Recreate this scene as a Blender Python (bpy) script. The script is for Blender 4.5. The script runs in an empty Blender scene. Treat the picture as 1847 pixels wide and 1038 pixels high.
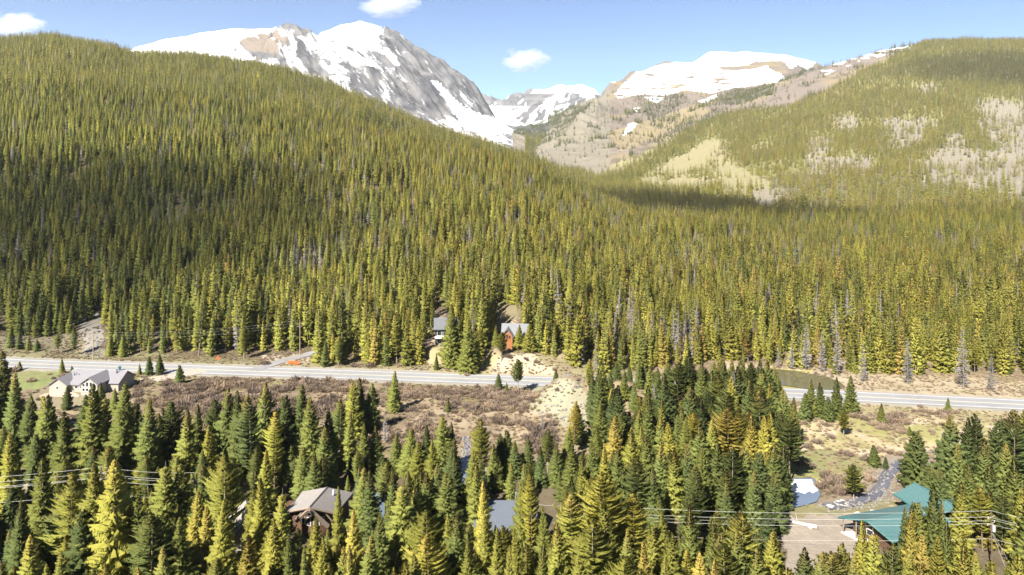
import bpy, bmesh, math, random
import numpy as np
from mathutils import Vector, Matrix

# ------------------------------------------------------------------ camera, sky, sun, exposure
SC = bpy.context.scene
COL = SC.collection
F, UC, VH, CH = 1248.0, 923.5, 300.0, 74.0      # focal length (px), centre column, horizon row, camera height
cam_d = bpy.data.cameras.new('camera'); cam = bpy.data.objects.new('camera', cam_d); COL.objects.link(cam)
cam.location = (0, 0, CH); cam.rotation_euler = (math.radians(90), 0, 0)
cam_d.sensor_width = 36; cam_d.lens = F/1847*36; cam_d.shift_y = -(519-VH)/1847
cam_d.clip_start = 1; cam_d.clip_end = 60000
SC.camera = cam

SUN_EL, SUN_AZ = math.radians(43), math.radians(212)     # azimuth clockwise from +Y: sun behind the camera, to the left
TS = Vector((math.sin(SUN_AZ)*math.cos(SUN_EL), math.cos(SUN_AZ)*math.cos(SUN_EL), math.sin(SUN_EL)))
W = bpy.data.worlds.new('World'); SC.world = W; W.use_nodes = True
nt = W.node_tree
sky = nt.nodes.new('ShaderNodeTexSky'); sky.sky_type = 'NISHITA'; sky.sun_disc = False
sky.sun_elevation = SUN_EL; sky.sun_rotation = SUN_AZ
sky.altitude = 3000; sky.air_density = 0.7; sky.dust_density = 0.0; sky.ozone_density = 2.5
nt.links.new(sky.outputs[0], nt.nodes['Background'].inputs[0]); nt.nodes['Background'].inputs[1].default_value = 0.058
sl = bpy.data.lights.new('sun', 'SUN'); sl.energy = 5.0; sl.angle = math.radians(0.5); sl.color = (1, .945, .83)
so = bpy.data.objects.new('sun', sl); COL.objects.link(so); so.rotation_euler = TS.to_track_quat('Z', 'Y').to_euler()
SC.view_settings.view_transform = 'Standard'; SC.view_settings.look = 'None'
SC.view_settings.exposure = 1.82; SC.view_settings.gamma = 1
SC.cycles.max_bounces = 8; SC.cycles.diffuse_bounces = 3; SC.cycles.transparent_max_bounces = 8
SC.cycles.volume_bounces = 6

HAZE = 3.0e-5
SHADOW_CLOUDS = [(-310, 450, 40, 235, 180, 1, 'unseen flat cloud shading the left wooded hill'), (285, 1110, 10, 125, 290, 2, 'unseen long flat cloud shading the valley bend'), (2000, 2700, 430, 480, 420, 4, 'unseen broad flat cloud shading the right hill')]  # ground spots to be shaded by clouds added out of view
R = random.Random(7)
NR = np.random.default_rng(11)

# ------------------------------------------------------------------ helpers
def pt(u, v, Y):                       # the point at depth Y seen at photo pixel (u, v)
    return Vector(((u-UC)*Y/F, Y, CH-(v-VH)*Y/F))
def proj(X, Y, Z): return UC+F*X/Y, VH-F*(Z-CH)/Y

def hash2(ix, iy, s):
    n = (ix.astype(np.int64)*374761393 + iy.astype(np.int64)*668265263 + s*1442695041) & 0x7fffffff
    n = ((n ^ (n >> 13))*1274126177) & 0x7fffffff
    n = ((n ^ (n >> 16))*1103515245+12345) & 0x7fffffff
    return ((n >> 8) & 0xffff)/65535.0
def vnoise(x, y, s=0):
    xi, yi = np.floor(x), np.floor(y); fx, fy = x-xi, y-yi
    fx = fx*fx*(3-2*fx); fy = fy*fy*(3-2*fy)
    a = hash2(xi, yi, s); b = hash2(xi+1, yi, s); c = hash2(xi, yi+1, s); d = hash2(xi+1, yi+1, s)
    return (a*(1-fx)+b*fx)*(1-fy)+(c*(1-fx)+d*fx)*fy
def fbm(x, y, o=4, s=0):
    t = 0; a = .5
    for i in range(o):
        t = t+a*(vnoise(x, y, s+i*17)-.5); x = x*2.03+5.1; y = y*2.03+9.7; a *= .5
    return t                           # about -0.5 .. 0.5
def ridged(x, y, o=4, s=0):
    t = 0; a = .5
    for i in range(o):
        t = t+a*(1-np.abs(2*vnoise(x, y, s+i*13)-1)); x = x*2.1+3.3; y = y*2.1+1.7; a *= .5
    return t                           # 0 .. 1
def sstep(a, b, x):
    t = np.clip((x-a)/(b-a), 0, 1); return t*t*(3-2*t)
def inpoly(u, v, poly):
    r = np.zeros(u.shape, bool); n = len(poly)
    for i in range(n):
        x1, y1 = poly[i]; x2, y2 = poly[(i+1) % n]
        if y1 == y2: continue
        c = ((y1 > v) != (y2 > v)) & (u < (x2-x1)*(v-y1)/(y2-y1)+x1)
        r ^= c
    return r
def segdist(X, Y, pts):                # distance to a polyline of (x, y)
    d = np.full(X.shape, 1e9)
    for (x1, y1), (x2, y2) in zip(pts[:-1], pts[1:]):
        dx, dy = x2-x1, y2-y1; t = np.clip(((X-x1)*dx+(Y-y1)*dy)/(dx*dx+dy*dy), 0, 1)
        d = np.minimum(d, np.hypot(X-x1-t*dx, Y-y1-t*dy))
    return d

# materials ---------------------------------------------------------
class NT:
    def __init__(s, name):
        s.m = bpy.data.materials.new(name); s.m.use_nodes = True; s.t = s.m.node_tree
        s.b = s.t.nodes['Principled BSDF']; s.out = s.t.nodes['Material Output']
    def n(s, typ, **kw):
        x = s.t.nodes.new(typ)
        for k, v in kw.items(): setattr(x, k, v)
        return x
    def l(s, a, b): s.t.links.new(a, b)
    def noise(s, scale, detail=4, coord=None, rough=.6):
        x = s.n('ShaderNodeTexNoise'); x.inputs['Scale'].default_value = scale; x.inputs['Detail'].default_value = detail
        x.inputs['Roughness'].default_value = rough
        if coord is not None: s.l(coord, x.inputs['Vector'])
        return x.outputs['Fac']
    def ramp(s, fac, stops):
        x = s.n('ShaderNodeValToRGB'); e = x.color_ramp.elements
        while len(e) < len(stops): e.new(.5)
        for i, (p, c) in enumerate(stops): e[i].position = p; e[i].color = (*c, 1) if len(c) == 3 else c
        s.l(fac, x.inputs[0]); return x.outputs[0]
    def mix(s, fac, a, b, typ='MIX'):
        x = s.n('ShaderNodeMix', data_type='RGBA', blend_type=typ)
        for i, q in ((0, fac), (6, a), (7, b)):
            if hasattr(q, 'node'): s.l(q, x.inputs[i])
            else: x.inputs[i].default_value = (*q, 1) if isinstance(q, tuple) else q
        return x.outputs[2]
    def math(s, op, a, b=0.0, clamp=False):
        x = s.n('ShaderNodeMath', operation=op, use_clamp=clamp)
        for i, q in ((0, a), (1, b)):
            if hasattr(q, 'node'): s.l(q, x.inputs[i])
            else: x.inputs[i].default_value = q
        return x.outputs[0]
    def bump(s, h, strength, dist):
        x = s.n('ShaderNodeBump'); x.inputs['Strength'].default_value = strength; x.inputs['Distance'].default_value = dist
        s.l(h, x.inputs['Height']); s.l(x.outputs[0], s.b.inputs['Normal'])
    def geo(s): return s.n('ShaderNodeNewGeometry').outputs['Position']
    def obj(s): return s.n('ShaderNodeTexCoord').outputs['Object']
def simple(name, col, rough=.8, var=.25, scale=2.0, metal=0, bump=0, spec=.3):
    k = NT(name); o = k.obj(); nz = k.noise(scale, 5, o); col = tuple(x*.74 for x in col)
    c = k.mix(nz, tuple(x*(1-var) for x in col), tuple(min(1, x*(1+var)) for x in col))
    k.l(c, k.b.inputs['Base Color']); k.b.inputs['Roughness'].default_value = rough; k.b.inputs['Metallic'].default_value = metal
    k.b.inputs['Specular IOR Level'].default_value = spec
    if bump: k.bump(nz, 1, bump)
    return k.m
def seamed(name, col, dirn, step, rough=.5, metal=0., depth=.03, var=.12):     # boards, standing seams, shingle courses
    k = NT(name); o = k.obj(); sp = k.n('ShaderNodeSeparateXYZ'); k.l(o, sp.inputs[0]); col = tuple(x*.74 for x in col)
    a = k.math('MULTIPLY', sp.outputs[dirn], 1/step); fr = k.math('FRACT', a)
    ed = k.math('LESS_THAN', fr, .14); nz = k.noise(1.3, 5, o)
    c = k.mix(nz, tuple(x*(1-var) for x in col), tuple(min(1, x*(1+var)) for x in col))
    c = k.mix(k.math('MULTIPLY', ed, .35), c, tuple(x*.5 for x in col))
    k.l(c, k.b.inputs['Base Color']); k.b.inputs['Roughness'].default_value = rough; k.b.inputs['Metallic'].default_value = metal
    k.b.inputs['Specular IOR Level'].default_value = .3
    k.bump(ed, .6, depth); return k.m

def foliage_mat(name, kind):
    k = NT(name); at = k.n('ShaderNodeAttribute', attribute_type='INSTANCER', attribute_name='tint')
    o = k.obj(); sp = k.n('ShaderNodeSeparateXYZ'); k.l(o, sp.inputs[0])
    oi = k.n('ShaderNodeObjectInfo')
    nz = k.noise(1.9, 4, o, .75)
    t = k.math('ADD', at.outputs['Fac'], k.math('MULTIPLY', k.math('SUBTRACT', nz, .5), .6))
    if kind == 'needle':
        c = k.ramp(t, [(0, (.072, .094, .038)), (.3, (.130, .148, .044)), (.6, (.208, .206, .047)), (.85, (.268, .248, .052)), (1, (.250, .182, .056))])
        top = k.math('MULTIPLY', k.math('SUBTRACT', k.math('MULTIPLY', sp.outputs[2], 1/20.0), .72), 2.2, True)
        f = k.math('MULTIPLY', top, k.math('MULTIPLY', oi.outputs['Random'], .75))
        c = k.mix(f, c, (.27, .155, .05))                                    # brown cones in the top
    elif kind == 'dead': c = k.ramp(t, [(0, (.11, .10, .095)), (.5, (.19, .175, .165)), (1, (.18, .12, .08))])
    elif kind == 'aspen': c = k.ramp(t, [(0, (.15, .135, .132)), (.6, (.215, .195, .185)), (1, (.24, .21, .175))])
    else: c = k.ramp(t, [(0, (.095, .073, .062)), (.35, (.17, .128, .098)), (.7, (.235, .175, .117)), (1, (.175, .17, .082))])
    b = k.math('ADD', .74, k.math('MULTIPLY', oi.outputs['Random'], .48))
    b = k.math('MULTIPLY', b, 1.32 if kind == 'needle' else 1.2)
    hs = k.n('ShaderNodeHueSaturation'); k.l(c, hs.inputs['Color']); k.l(b, hs.inputs['Value'])
    d = k.n('ShaderNodeBsdfDiffuse'); tr = k.n('ShaderNodeBsdfTranslucent'); mx = k.n('ShaderNodeMixShader'); mx.inputs[0].default_value = .5 if kind == 'needle' else .15
    k.l(hs.outputs[0], d.inputs[0]); k.l(hs.outputs[0], tr.inputs[0]); k.l(d.outputs[0], mx.inputs[1]); k.l(tr.outputs[0], mx.inputs[2]); k.l(mx.outputs[0], k.out.inputs[0])
    return k.m
M = {}
M['needle'] = foliage_mat('needles', 'needle'); M['dead'] = foliage_mat('dead_wood', 'dead')
M['aspen'] = foliage_mat('aspen_bark', 'aspen'); M['willow'] = foliage_mat('willow_stems', 'willow')
M['bark'] = simple('bark', (.17, .125, .09), .9, .4, 3); M['greybark'] = simple('grey_bark', (.30, .26, .22), .9, .4, 3)
M['asphalt'] = simple('asphalt', (.235, .237, .25), .85, .12, .15); M['drive'] = simple('driveway_asphalt', (.24, .23, .235), .9, .25, .3)
def worn_asphalt():
    k = NT('worn_asphalt'); p = k.geo(); a = k.noise(.05, 6, p, .7); b = k.noise(.6, 6, p, .7); c = k.noise(6, 3, p)
    v = k.math('ADD', k.math('MULTIPLY', a, .5), k.math('ADD', k.math('MULTIPLY', b, .35), k.math('MULTIPLY', c, .15)))
    k.l(k.ramp(v, [(.3, (.128, .128, .136)), (.5, (.18, .18, .19)), (.7, (.22, .218, .218))]), k.b.inputs['Base Color']); k.b.inputs['Roughness'].default_value = .9; k.bump(c, .4, .02); return k.m
M['asphalt'] = worn_asphalt()
M['paint'] = simple('road_paint', (.75, .74, .70), .6, .12, .4); M['yellow'] = simple('road_paint_yellow', (.72, .62, .36), .6, .12, .4)
M['gravel'] = simple('gravel', (.36, .315, .265), .95, .35, .8, bump=.1)
M['rock'] = simple('granite', (.19, .178, .168), .9, .35, 1.5, bump=.05); M['palerock'] = simple('pale_rock', (.42, .40, .37), .9, .25, 1.5, bump=.05)
M['shingle'] = seamed('grey_shingles', (.28, .255, .245), 1, .35, .9, depth=.02); M['shingle2'] = seamed('blue_grey_shingles', (.095, .11, .14), 1, .35, .9, depth=.02)
M['shingle3'] = seamed('slate_grey_shingles', (.215, .205, .225), 1, .35, .9, depth=.02)
M['teal'] = seamed('teal_metal_roof', (.075, .15, .155), 0, .5, .38, depth=.03); M['teal_trim'] = simple('teal_trim', (.03, .12, .115), .5, .1)
M['steel'] = seamed('grey_metal_roof', (.20, .205, .22), 0, .5, .4, metal=.3)
M['log'] = seamed('brown_logs', (.105, .058, .034), 2, .3, .8, depth=.06, var=.35); M['orange'] = seamed('orange_logs', (.34, .135, .05), 2, .3, .7, depth=.06, var=.3)
M['siding'] = seamed('cream_siding', (.36, .33, .28), 2, .2, .8, depth=.01); M['dark'] = simple('charcoal_cladding', (.035, .036, .04), .7, .3)
M['tansiding'] = seamed('tan_siding', (.42, .30, .21), 2, .25, .8)
M['trim'] = simple('white_trim', (.72, .70, .66), .7, .1); M['beam'] = simple('weathered_beam', (.25, .19, .15), .85, .3, 3)
M['soffit'] = simple('dark_soffit', (.06, .045, .035), .9, .2); M['pole'] = simple('pole_wood', (.13, .09, .065), .9, .35, 3); M['tanpole'] = simple('weathered_pole', (.36, .28, .20), .9, .3, 3)
M['wire'] = simple('aluminium_wire', (.5, .5, .48), .5, .05); M['ceramic'] = simple('insulator', (.6, .6, .6), .4, .1); M['can'] = simple('grey_can', (.42, .43, .45), .5, .1)
M['safety'] = simple('safety_orange', (.75, .12, .03), .6, .1); M['brownmetal'] = simple('flue_metal', (.5, .5, .5), .4, .1, metal=.6)
M['concrete'] = simple('concrete', (.5, .47, .43), .9, .15); M['patio'] = simple('pink_patio', (.48, .34, .28), .9, .2); M['bluebin'] = simple('teal_plastic', (.03, .14, .16), .6, .1)
def glassm():
    k = NT('window_glass'); k.b.inputs['Base Color'].default_value = (.02, .025, .03, 1); k.b.inputs['Roughness'].default_value = .06; return k.m
M['glass'] = glassm()
def waterm(name, c1, c2, rough, ripple=.3, scale=1.2, ice=None):
    k = NT(name); p = k.geo(); nz = k.noise(.12, 4, p)
    c = k.mix(nz, c1, c2); k.b.inputs['Roughness'].default_value = rough; k.b.inputs['IOR'].default_value = 1.33
    k.l(c, k.b.inputs['Base Color']); k.bump(k.noise(scale, 3, p), ripple, .06); return k.m
M['water'] = waterm('pond_water', (.065, .06, .032), (.10, .09, .05), .06)
M['bluewater'] = waterm('pool_water', (.07, .09, .135), (.11, .14, .19), .05)
M['creek'] = waterm('creek_water', (.055, .055, .065), (.11, .105, .12), .12, .9, 2.5)
M['ice'] = simple('pond_ice', (.80, .80, .84), .5, .1, .6)

# mesh helpers --------------------------------------------------------
def mesh_np(name, V, faces, mats):
    me = bpy.data.meshes.new(name); V = np.asarray(V, np.float32).reshape(-1, 3); me.vertices.add(len(V)); me.vertices.foreach_set('co', V.ravel())
    fa = np.asarray(faces, np.int32); k = fa.shape[1]; n = len(fa)
    me.loops.add(n*k); me.loops.foreach_set('vertex_index', fa.ravel()); me.polygons.add(n)
    me.polygons.foreach_set('loop_start', np.arange(0, n*k, k, dtype=np.int32)); me.polygons.foreach_set('loop_total', np.full(n, k, np.int32))
    for m in (mats if isinstance(mats, (list, tuple)) else [mats]): me.materials.append(m)
    me.update(calc_edges=True); return me
def link(name, data, parent=None, loc=None):
    o = bpy.data.objects.new(name, data); COL.objects.link(o)
    if parent: o.parent = parent
    if loc is not None: o.location = loc
    return o
def tag(o, label=None, cat=None, group=None, kind=None):
    for k, v in (('label', label), ('category', cat), ('group', group), ('kind', kind)):
        if v: o[k] = v
    return o
def empty(name, loc, rz=0, label=None, cat=None, group=None):
    o = bpy.data.objects.new(name, None); COL.objects.link(o); o.location = loc; o.rotation_euler = (0, 0, rz); o.empty_display_size = .5
    return tag(o, label, cat, group)
class MB:
    def __init__(s): s.v = []; s.f = []
    def add(s, vs, fs):
        b = len(s.v); s.v += [tuple(x) for x in vs]; s.f += [tuple(i+b for i in f) for f in fs]; return s
    def box(s, x0, y0, z0, x1, y1, z1):
        return s.add([(x0, y0, z0), (x1, y0, z0), (x1, y1, z0), (x0, y1, z0), (x0, y0, z1), (x1, y0, z1), (x1, y1, z1), (x0, y1, z1)],
                     [(0, 3, 2, 1), (4, 5, 6, 7), (0, 1, 5, 4), (1, 2, 6, 5), (2, 3, 7, 6), (3, 0, 4, 7)])
    def slab(s, pts, th):               # a roof plane (any polygon of 3-D points) with thickness downwards
        n = len(pts); top = [Vector(p) for p in pts]; bot = [p-Vector((0, 0, th)) for p in top]
        return s.add(top+bot, [tuple(range(n)), tuple(range(2*n-1, n-1, -1))]+[(i, n+i, n+(i+1) % n, (i+1) % n) for i in range(n)])
    def prism(s, poly, y0, y1):         # polygon in XZ, extruded along Y
        n = len(poly)
        return s.add([(x, y0, z) for x, z in poly]+[(x, y1, z) for x, z in poly],
                     [tuple(range(n)), tuple(range(2*n-1, n-1, -1))]+[(i, n+i, n+(i+1) % n, (i+1) % n) for i in range(n)])
    def tube(s, pts, r, seg=6, r2=None):
        pts = [Vector(p) for p in pts]; n = len(pts); vs = []; 
        for i, p in enumerate(pts):
            d = (pts[min(i+1, n-1)]-pts[max(i-1, 0)]).normalized(); a = d.orthogonal().normalized(); 
            if abs(d.z) < .95: a = d.cross(Vector((0, 0, 1))).normalized()
            b = d.cross(a); rr = r if r2 is None else r+(r2-r)*i/max(1, n-1)
            vs += [p+a*rr*math.cos(2*math.pi*k/seg)+b*rr*math.sin(2*math.pi*k/seg) for k in range(seg)]
        fs = [(i*seg+k, i*seg+(k+1) % seg, (i+1)*seg+(k+1) % seg, (i+1)*seg+k) for i in range(n-1) for k in range(seg)]
        return s.add(vs, fs+[tuple(range(seg-1, -1, -1)), tuple(range((n-1)*seg, n*seg))])
    def build(s, name, mat, parent=None, loc=None, smooth=False):
        me = bpy.data.meshes.new(name); me.from_pydata(s.v, [], s.f); me.materials.append(mat)
        bm = bmesh.new(); bm.from_mesh(me); bmesh.ops.recalc_face_normals(bm, faces=bm.faces); bm.to_mesh(me); bm.free()
        if smooth: me.polygons.foreach_set('use_smooth', np.ones(len(me.polygons), bool))
        return link(name, me, parent, loc)

# ------------------------------------------------------------------ terrain: one height field over (t = X/Y, Y), read off the ridges and their distances
def zz(Y, v): return CH-(v-VH)*Y/F
def LH(Yb, Ys, vs, zs=None):           # the forested hill on the left: foot, crest
    z = zz(Ys, vs); d = Ys-Yb
    return [(Yb, 0), (Yb+.05*d, z*.03), (Yb+.18*d, z*.125), (Yb+.34*d, z*.325), (Yb+.67*d, z*.68), (Yb+.88*d, z*.92), (Ys, z), (Ys*1.03, z*.985)]
def vs_(*a): return [(Y, zz(Y, v)) for Y, v in a]
TAB = {
 -700: LH(275, 1700, 95)+[(2100, 330), (2900, 170), (3600, 300), (5000, 400), (8000, 300)],
 -200: LH(275, 1650, 88)+[(2000, 320), (2600, 170), (3600, 330), (5000, 420), (8000, 300)],
 0: LH(282, 1600, 84)+[(1900, 330), (2500, 160)]+[(3500, 560), (4200, 300), (8000, 300)],
 100: LH(285, 1600, 72)+[(1900, 340), (2500, 160)]+vs_((3450, 120))+[(4200, 300), (8000, 300)],
 175: LH(274, 1570, 86)+[(1900, 320), (2500, 150)]+vs_((3450, 103))+[(4200, 300), (8000, 300)],
 240: LH(270, 1550, 104)+[(1880, 280), (2500, 150)]+vs_((2900, 130), (3450, 86))+[(4200, 300), (8000, 300)],
 300: LH(270, 1530, 107)+[(1880, 270), (2450, 150)]+vs_((2850, 135), (3450, 71))+[(4200, 350), (8000, 300)],
 400: LH(272, 1510, 112)+[(1850, 250), (2400, 150)]+vs_((2800, 130), (3450, 54))+[(4200, 380), (8000, 300)],
 470: LH(272, 1500, 121)+[(1820, 240), (2400, 150)]+vs_((2800, 135), (3420, 49))+[(4200, 400), (8000, 300)],
 540: LH(272, 1450, 140)+[(1780, 190), (2350, 140)]+vs_((2750, 160), (3380, 54))+[(3800, 640), (4500, 480), (8000, 300)],
 575: LH(270, 1420, 152)+[(1750, 170), (2350, 140)]+vs_((2750, 175), (3350, 64))+vs_((3650, 80), (4200, 61))+[(5000, 450), (8000, 300)],
 610: LH(270, 1390, 166)+[(1720, 150), (2300, 135)]+vs_((2700, 190), (3320, 80), (3600, 84), (4250, 44))+[(5000, 450), (8000, 300)],
 650: LH(268, 1350, 182)+[(1680, 130), (2300, 130)]+vs_((2700, 200), (3280, 98), (3600, 92), (4300, 36))+[(5100, 450), (8000, 300)],
 690: LH(266, 1310, 199)+[(1640, 110), (2250, 125)]+vs_((2680, 208), (3250, 120), (3700, 90), (4280, 50))+[(5100, 450), (8000, 300)],
 720: LH(264, 1285, 210)+[(1620, 100), (2250, 125)]+vs_((2680, 213), (3250, 140), (3800, 100), (4230, 66))+[(5000, 450), (8000, 300)],
 760: LH(262, 1250, 226)+[(1600, 95), (2250, 125)]+vs_((2700, 220), (3200, 170), (3800, 125), (4170, 95))+[(5000, 420), (8000, 300)],
 800: LH(255, 1210, 240)+[(1580, 90), (2300, 130)]+vs_((2750, 228), (3200, 200), (3800, 148), (4120, 120))+[(5000, 420), (8000, 300)],
 840: LH(250, 1165, 254)+[(1560, 80), (2300, 130)]+vs_((2850, 236), (3300, 218), (3800, 176), (4060, 148))+[(5000, 420), (5600, 430)]+vs_((6300, 195), (6600, 172))+[(8000, 500)],
 862: LH(249, 1140, 262)+[(1560, 75), (2300, 130)]+vs_((2900, 240), (3400, 222), (3900, 182), (4050, 168))+[(4900, 420), (5600, 450)]+vs_((6300, 190), (6600, 173))+[(8000, 500)],
 885: LH(248, 1115, 270)+[(1500, 72), (2300, 130)]+vs_((3000, 246), (3600, 226), (3950, 208))+[(4500, 380), (5600, 480)]+vs_((6300, 190), (6600, 176))+[(8000, 500)],
 900: LH(247, 1100, 275)+[(1450, 70), (2300, 120)]+vs_((3000, 250), (3700, 238), (4600, 226), (5600, 205), (6200, 190), (6600, 180))+[(8000, 500)],
 940: [(246, 0), (256, 5), (275, 7), (400, 13), (520, 25), (800, 54), (1055, 82)]+[(1400, 62), (2200, 80)]+vs_((3000, 262), (3700, 246), (4600, 220), (5200, 205), (5700, 203), (6200, 186), (6600, 172))+[(8000, 500)],
 965: [(245, 0), (256, 5), (275, 7), (400, 11), (520, 20), (780, 44), (1030, 74)]+[(1400, 50), (2200, 60)]+vs_((2800, 282), (3600, 255), (4500, 226), (5000, 192), (5400, 198), (6100, 185), (6600, 162))+[(8000, 500)],
 1010: [(242, 0), (256, 4), (275, 6), (400, 9), (520, 15), (760, 31), (985, 54)]+[(1300, 32), (2000, 40)]+vs_((2500, 297), (2950, 249), (3300, 250), (4400, 212), (5000, 200), (5800, 192), (6600, 154))+[(8000, 500)],
 1048: [(240, 0), (256, 3), (275, 5), (400, 6), (520, 11), (740, 21), (950, 39)]+[(1250, 18), (1900, 34)]+vs_((2400, 300), (2900, 250), (3230, 206), (3700, 215), (4400, 192), (5200, 190), (5900, 180), (6600, 152))+[(8000, 500)],
 1072: [(240, 0), (265, 3), (500, 4)]+vs_((720, 408), (920, 360))+[(1200, 14), (1850, 30)]+vs_((2350, 300), (2900, 245), (3450, 184), (3800, 190), (4400, 182), (5200, 182), (6600, 162))+[(8000, 500)],
 1100: [(239, 0), (265, 2), (500, 3)]+vs_((700, 420), (890, 378))+[(1150, 10), (1800, 26)]+vs_((2300, 300), (2900, 242), (3500, 192), (3900, 146), (4600, 190), (6600, 190))+[(8000, 500)],
 1140: [(238, 0), (265, 1), (500, 2)]+vs_((700, 425), (850, 396))+[(1100, 8), (1700, 22)]+vs_((2200, 302), (2850, 245), (3500, 195), (4150, 127), (4900, 160))+[(6600, 500), (8000, 500)],
 1200: [(236, 0), (265, 0), (500, 1)]+vs_((700, 428), (800, 412), (1100, 372), (1500, 346), (2000, 318), (2600, 265), (3100, 226), (3700, 178), (4420, 110))+[(5200, 600), (6600, 500), (8000, 500)],
 1280: [(233, 0), (265, 0), (500, 0)]+vs_((700, 431), (1100, 375), (1500, 335), (2000, 300), (2600, 244), (3000, 212), (3500, 176), (4200, 128), (4880, 93))+[(5600, 600), (6600, 500), (8000, 500)],
 1350: [(231, 0), (265, 0), (500, 0)]+vs_((700, 430), (1100, 371), (1500, 328), (2000, 287), (2500, 234), (3000, 188), (3350, 172), (3700, 164), (4300, 120), (5000, 92))+[(5700, 600), (6600, 500), (8000, 500)],
 1420: [(229, 0), (265, 0), (500, 0)]+vs_((680, 435), (1050, 374), (1500, 320), (2000, 265), (2500, 212), (2900, 170), (3200, 150), (3700, 142), (4300, 118), (5050, 99))+[(5700, 600), (6600, 500), (8000, 500)],
 1475: [(227, 0), (265, 0), (500, 0)]+vs_((650, 442), (1000, 378), (1500, 314), (2000, 252), (2500, 194), (3000, 143), (3220, 124))+[(3700, 530), (4300, 600)]+vs_((5050, 113))+[(5700, 600), (8000, 500)],
 1560: [(225, 0), (265, 0), (500, 0)]+vs_((640, 445), (1000, 377), (1500, 306), (2000, 236), (2500, 170), (3000, 117), (3280, 97))+[(3800, 560), (5000, 600), (8000, 500)],
 1650: [(222, 0), (260, 0), (500, 0)]+vs_((620, 450), (950, 382), (1450, 305), (2000, 228), (2500, 158), (3000, 102), (3320, 80))+[(3800, 600), (5000, 600), (8000, 500)],
 1720: [(220, 0), (255, 0), (500, 0)]+vs_((610, 452), (930, 382), (1400, 306), (2000, 222), (2500, 150), (3000, 95), (3320, 74))+[(3800, 610), (5000, 600), (8000, 500)],
 1847: [(216, 0), (250, 0), (500, 1)]+vs_((600, 452), (900, 384), (1400, 302), (2000, 218), (2500, 146), (3000, 93), (3300, 74))+[(3800, 610), (5000, 600), (8000, 500)],
 2050: [(212, 0), (245, 0), (480, 2)]+vs_((600, 446), (900, 378), (1400, 296), (2000, 214), (2500, 142), (3000, 92), (3300, 74))+[(3800, 610), (5000, 600), (8000, 500)],
 2600: [(205, 0), (240, 0), (460, 4)]+vs_((600, 440), (900, 370), (1400, 290), (2000, 208), (2500, 138), (3000, 92), (3300, 76))+[(3800, 610), (5000, 600), (8000, 500)],
}
def geomrows(a, b, s): return list(np.exp(np.arange(math.log(a), math.log(b), s)))
YR = np.array(geomrows(15, 88, .05)+geomrows(88, 310, .0046)+geomrows(310, 1700, .0085)+geomrows(1700, 2500, .012)+geomrows(2500, 4500, .004)+geomrows(4500, 7900, .0075)+[8000.])
UCOL = np.concatenate([np.arange(-520, -40, 12.), np.arange(-40, 1890, 2.6), np.arange(1890, 2380, 12.)])
TC = (UCOL-UC)/F
keys = sorted(TAB)
base = np.empty((len(keys), len(YR)))
for i, k in enumerate(keys):
    p = [(10, 0)]+sorted(TAB[k]); base[i] = np.interp(np.log(YR), np.log([q[0] for q in p]), [q[1] for q in p])
Z = np.empty((len(UCOL), len(YR)))
kk = np.array(keys, float)
idx = np.clip(np.searchsorted(kk, UCOL)-1, 0, len(kk)-2); fr = (UCOL-kk[idx])/(kk[idx+1]-kk[idx])
Z = base[idx]*(1-fr)[:, None]+base[idx+1]*fr[:, None]
def blur(A, n, ax):
    for _ in range(n):
        B = np.pad(A, [(1, 1) if i == ax else (0, 0) for i in (0, 1)], 'edge')
        A = (B[:-2]+2*B[1:-1]+B[2:])/4 if ax == 0 else (B[:, :-2]+2*B[:, 1:-1]+B[:, 2:])/4
    return A
Z = blur(Z, 3, 0); Z = blur(Z, 2, 1)
XG = TC[:, None]*YR[None, :]; YG = np.broadcast_to(YR[None, :], XG.shape).copy(); 
UG = np.broadcast_to(UCOL[:, None], XG.shape)
# near relief
wild = sstep(300, 700, YG)
Z = Z+fbm(XG/9, YG/9, 4, 3)*.9*(1-wild)*sstep(100, 160, YG)+fbm(XG/160, YG/160, 4, 5)*26*wild*(1-.5*sstep(1700, 2500, YG))
def bump_(cx, cy, rx, ry, h): return h*np.exp(-((XG-cx)/rx)**2-((YG-cy)/ry)**2)
Z += bump_(17, 213, 9, 10, 8.5)+bump_(33, 212, 12, 11, 6.5)+bump_(58, 206, 20, 14, 5)      # the gravel mound and the wooded knoll beside it
Z += bump_(-168, 292, 16, 9, 3)
# crags on the high mountains (only above the forests)
hi = sstep(2600, 3000, YG)
a1 = (XG*.8+YG*.6); a2 = (-XG*.6+YG*.8)
crag = ridged(a1/150, a2/420, 5, 21)-.55
rough_m = np.where(UG < 905, 1.0, np.where(UG < 1078, .8, .15))
rough_m = np.where(YG > 4550, np.where((UG > 835) & (UG < 1080), .6, rough_m), rough_m)
cap = 1-.85*inpoly(UG, VH-F*(Z-CH)/YG, [(225, 95), (300, 60), (420, 40), (500, 35), (470, 110), (300, 115)])-.8*inpoly(UG, VH-F*(Z-CH)/YG, [(560, 66), (600, 40), (650, 28), (695, 42), (690, 85), (650, 96), (600, 80)])
cap = np.clip(cap, .1, 1)
Z += hi*rough_m*cap*crag*110+hi*fbm(XG/130, YG/130, 5, 33)*np.where(UG < 1085, 40, 16)*cap*np.where((UG > 1090) & (YG < 3600), .5, 1)
Z += hi*np.where((UG > 850) & (UG < 962) & (YG > 6300), 1, 0)*(ridged(XG/90, YG/400, 3, 5)-.5)*80
# the road
ROAD = [((-120-UC)/F*266, 266), (-184, 259.5), (-120, 252.5), (-55, 245.5), (15, 237.5), (91, 225.5), (160, 214.5), (240, 201)]
dr = segdist(XG, YG, ROAD)
Z = Z*sstep(6.5, 12, dr)+(-.06)*(1-sstep(6.5, 12, dr))
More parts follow.
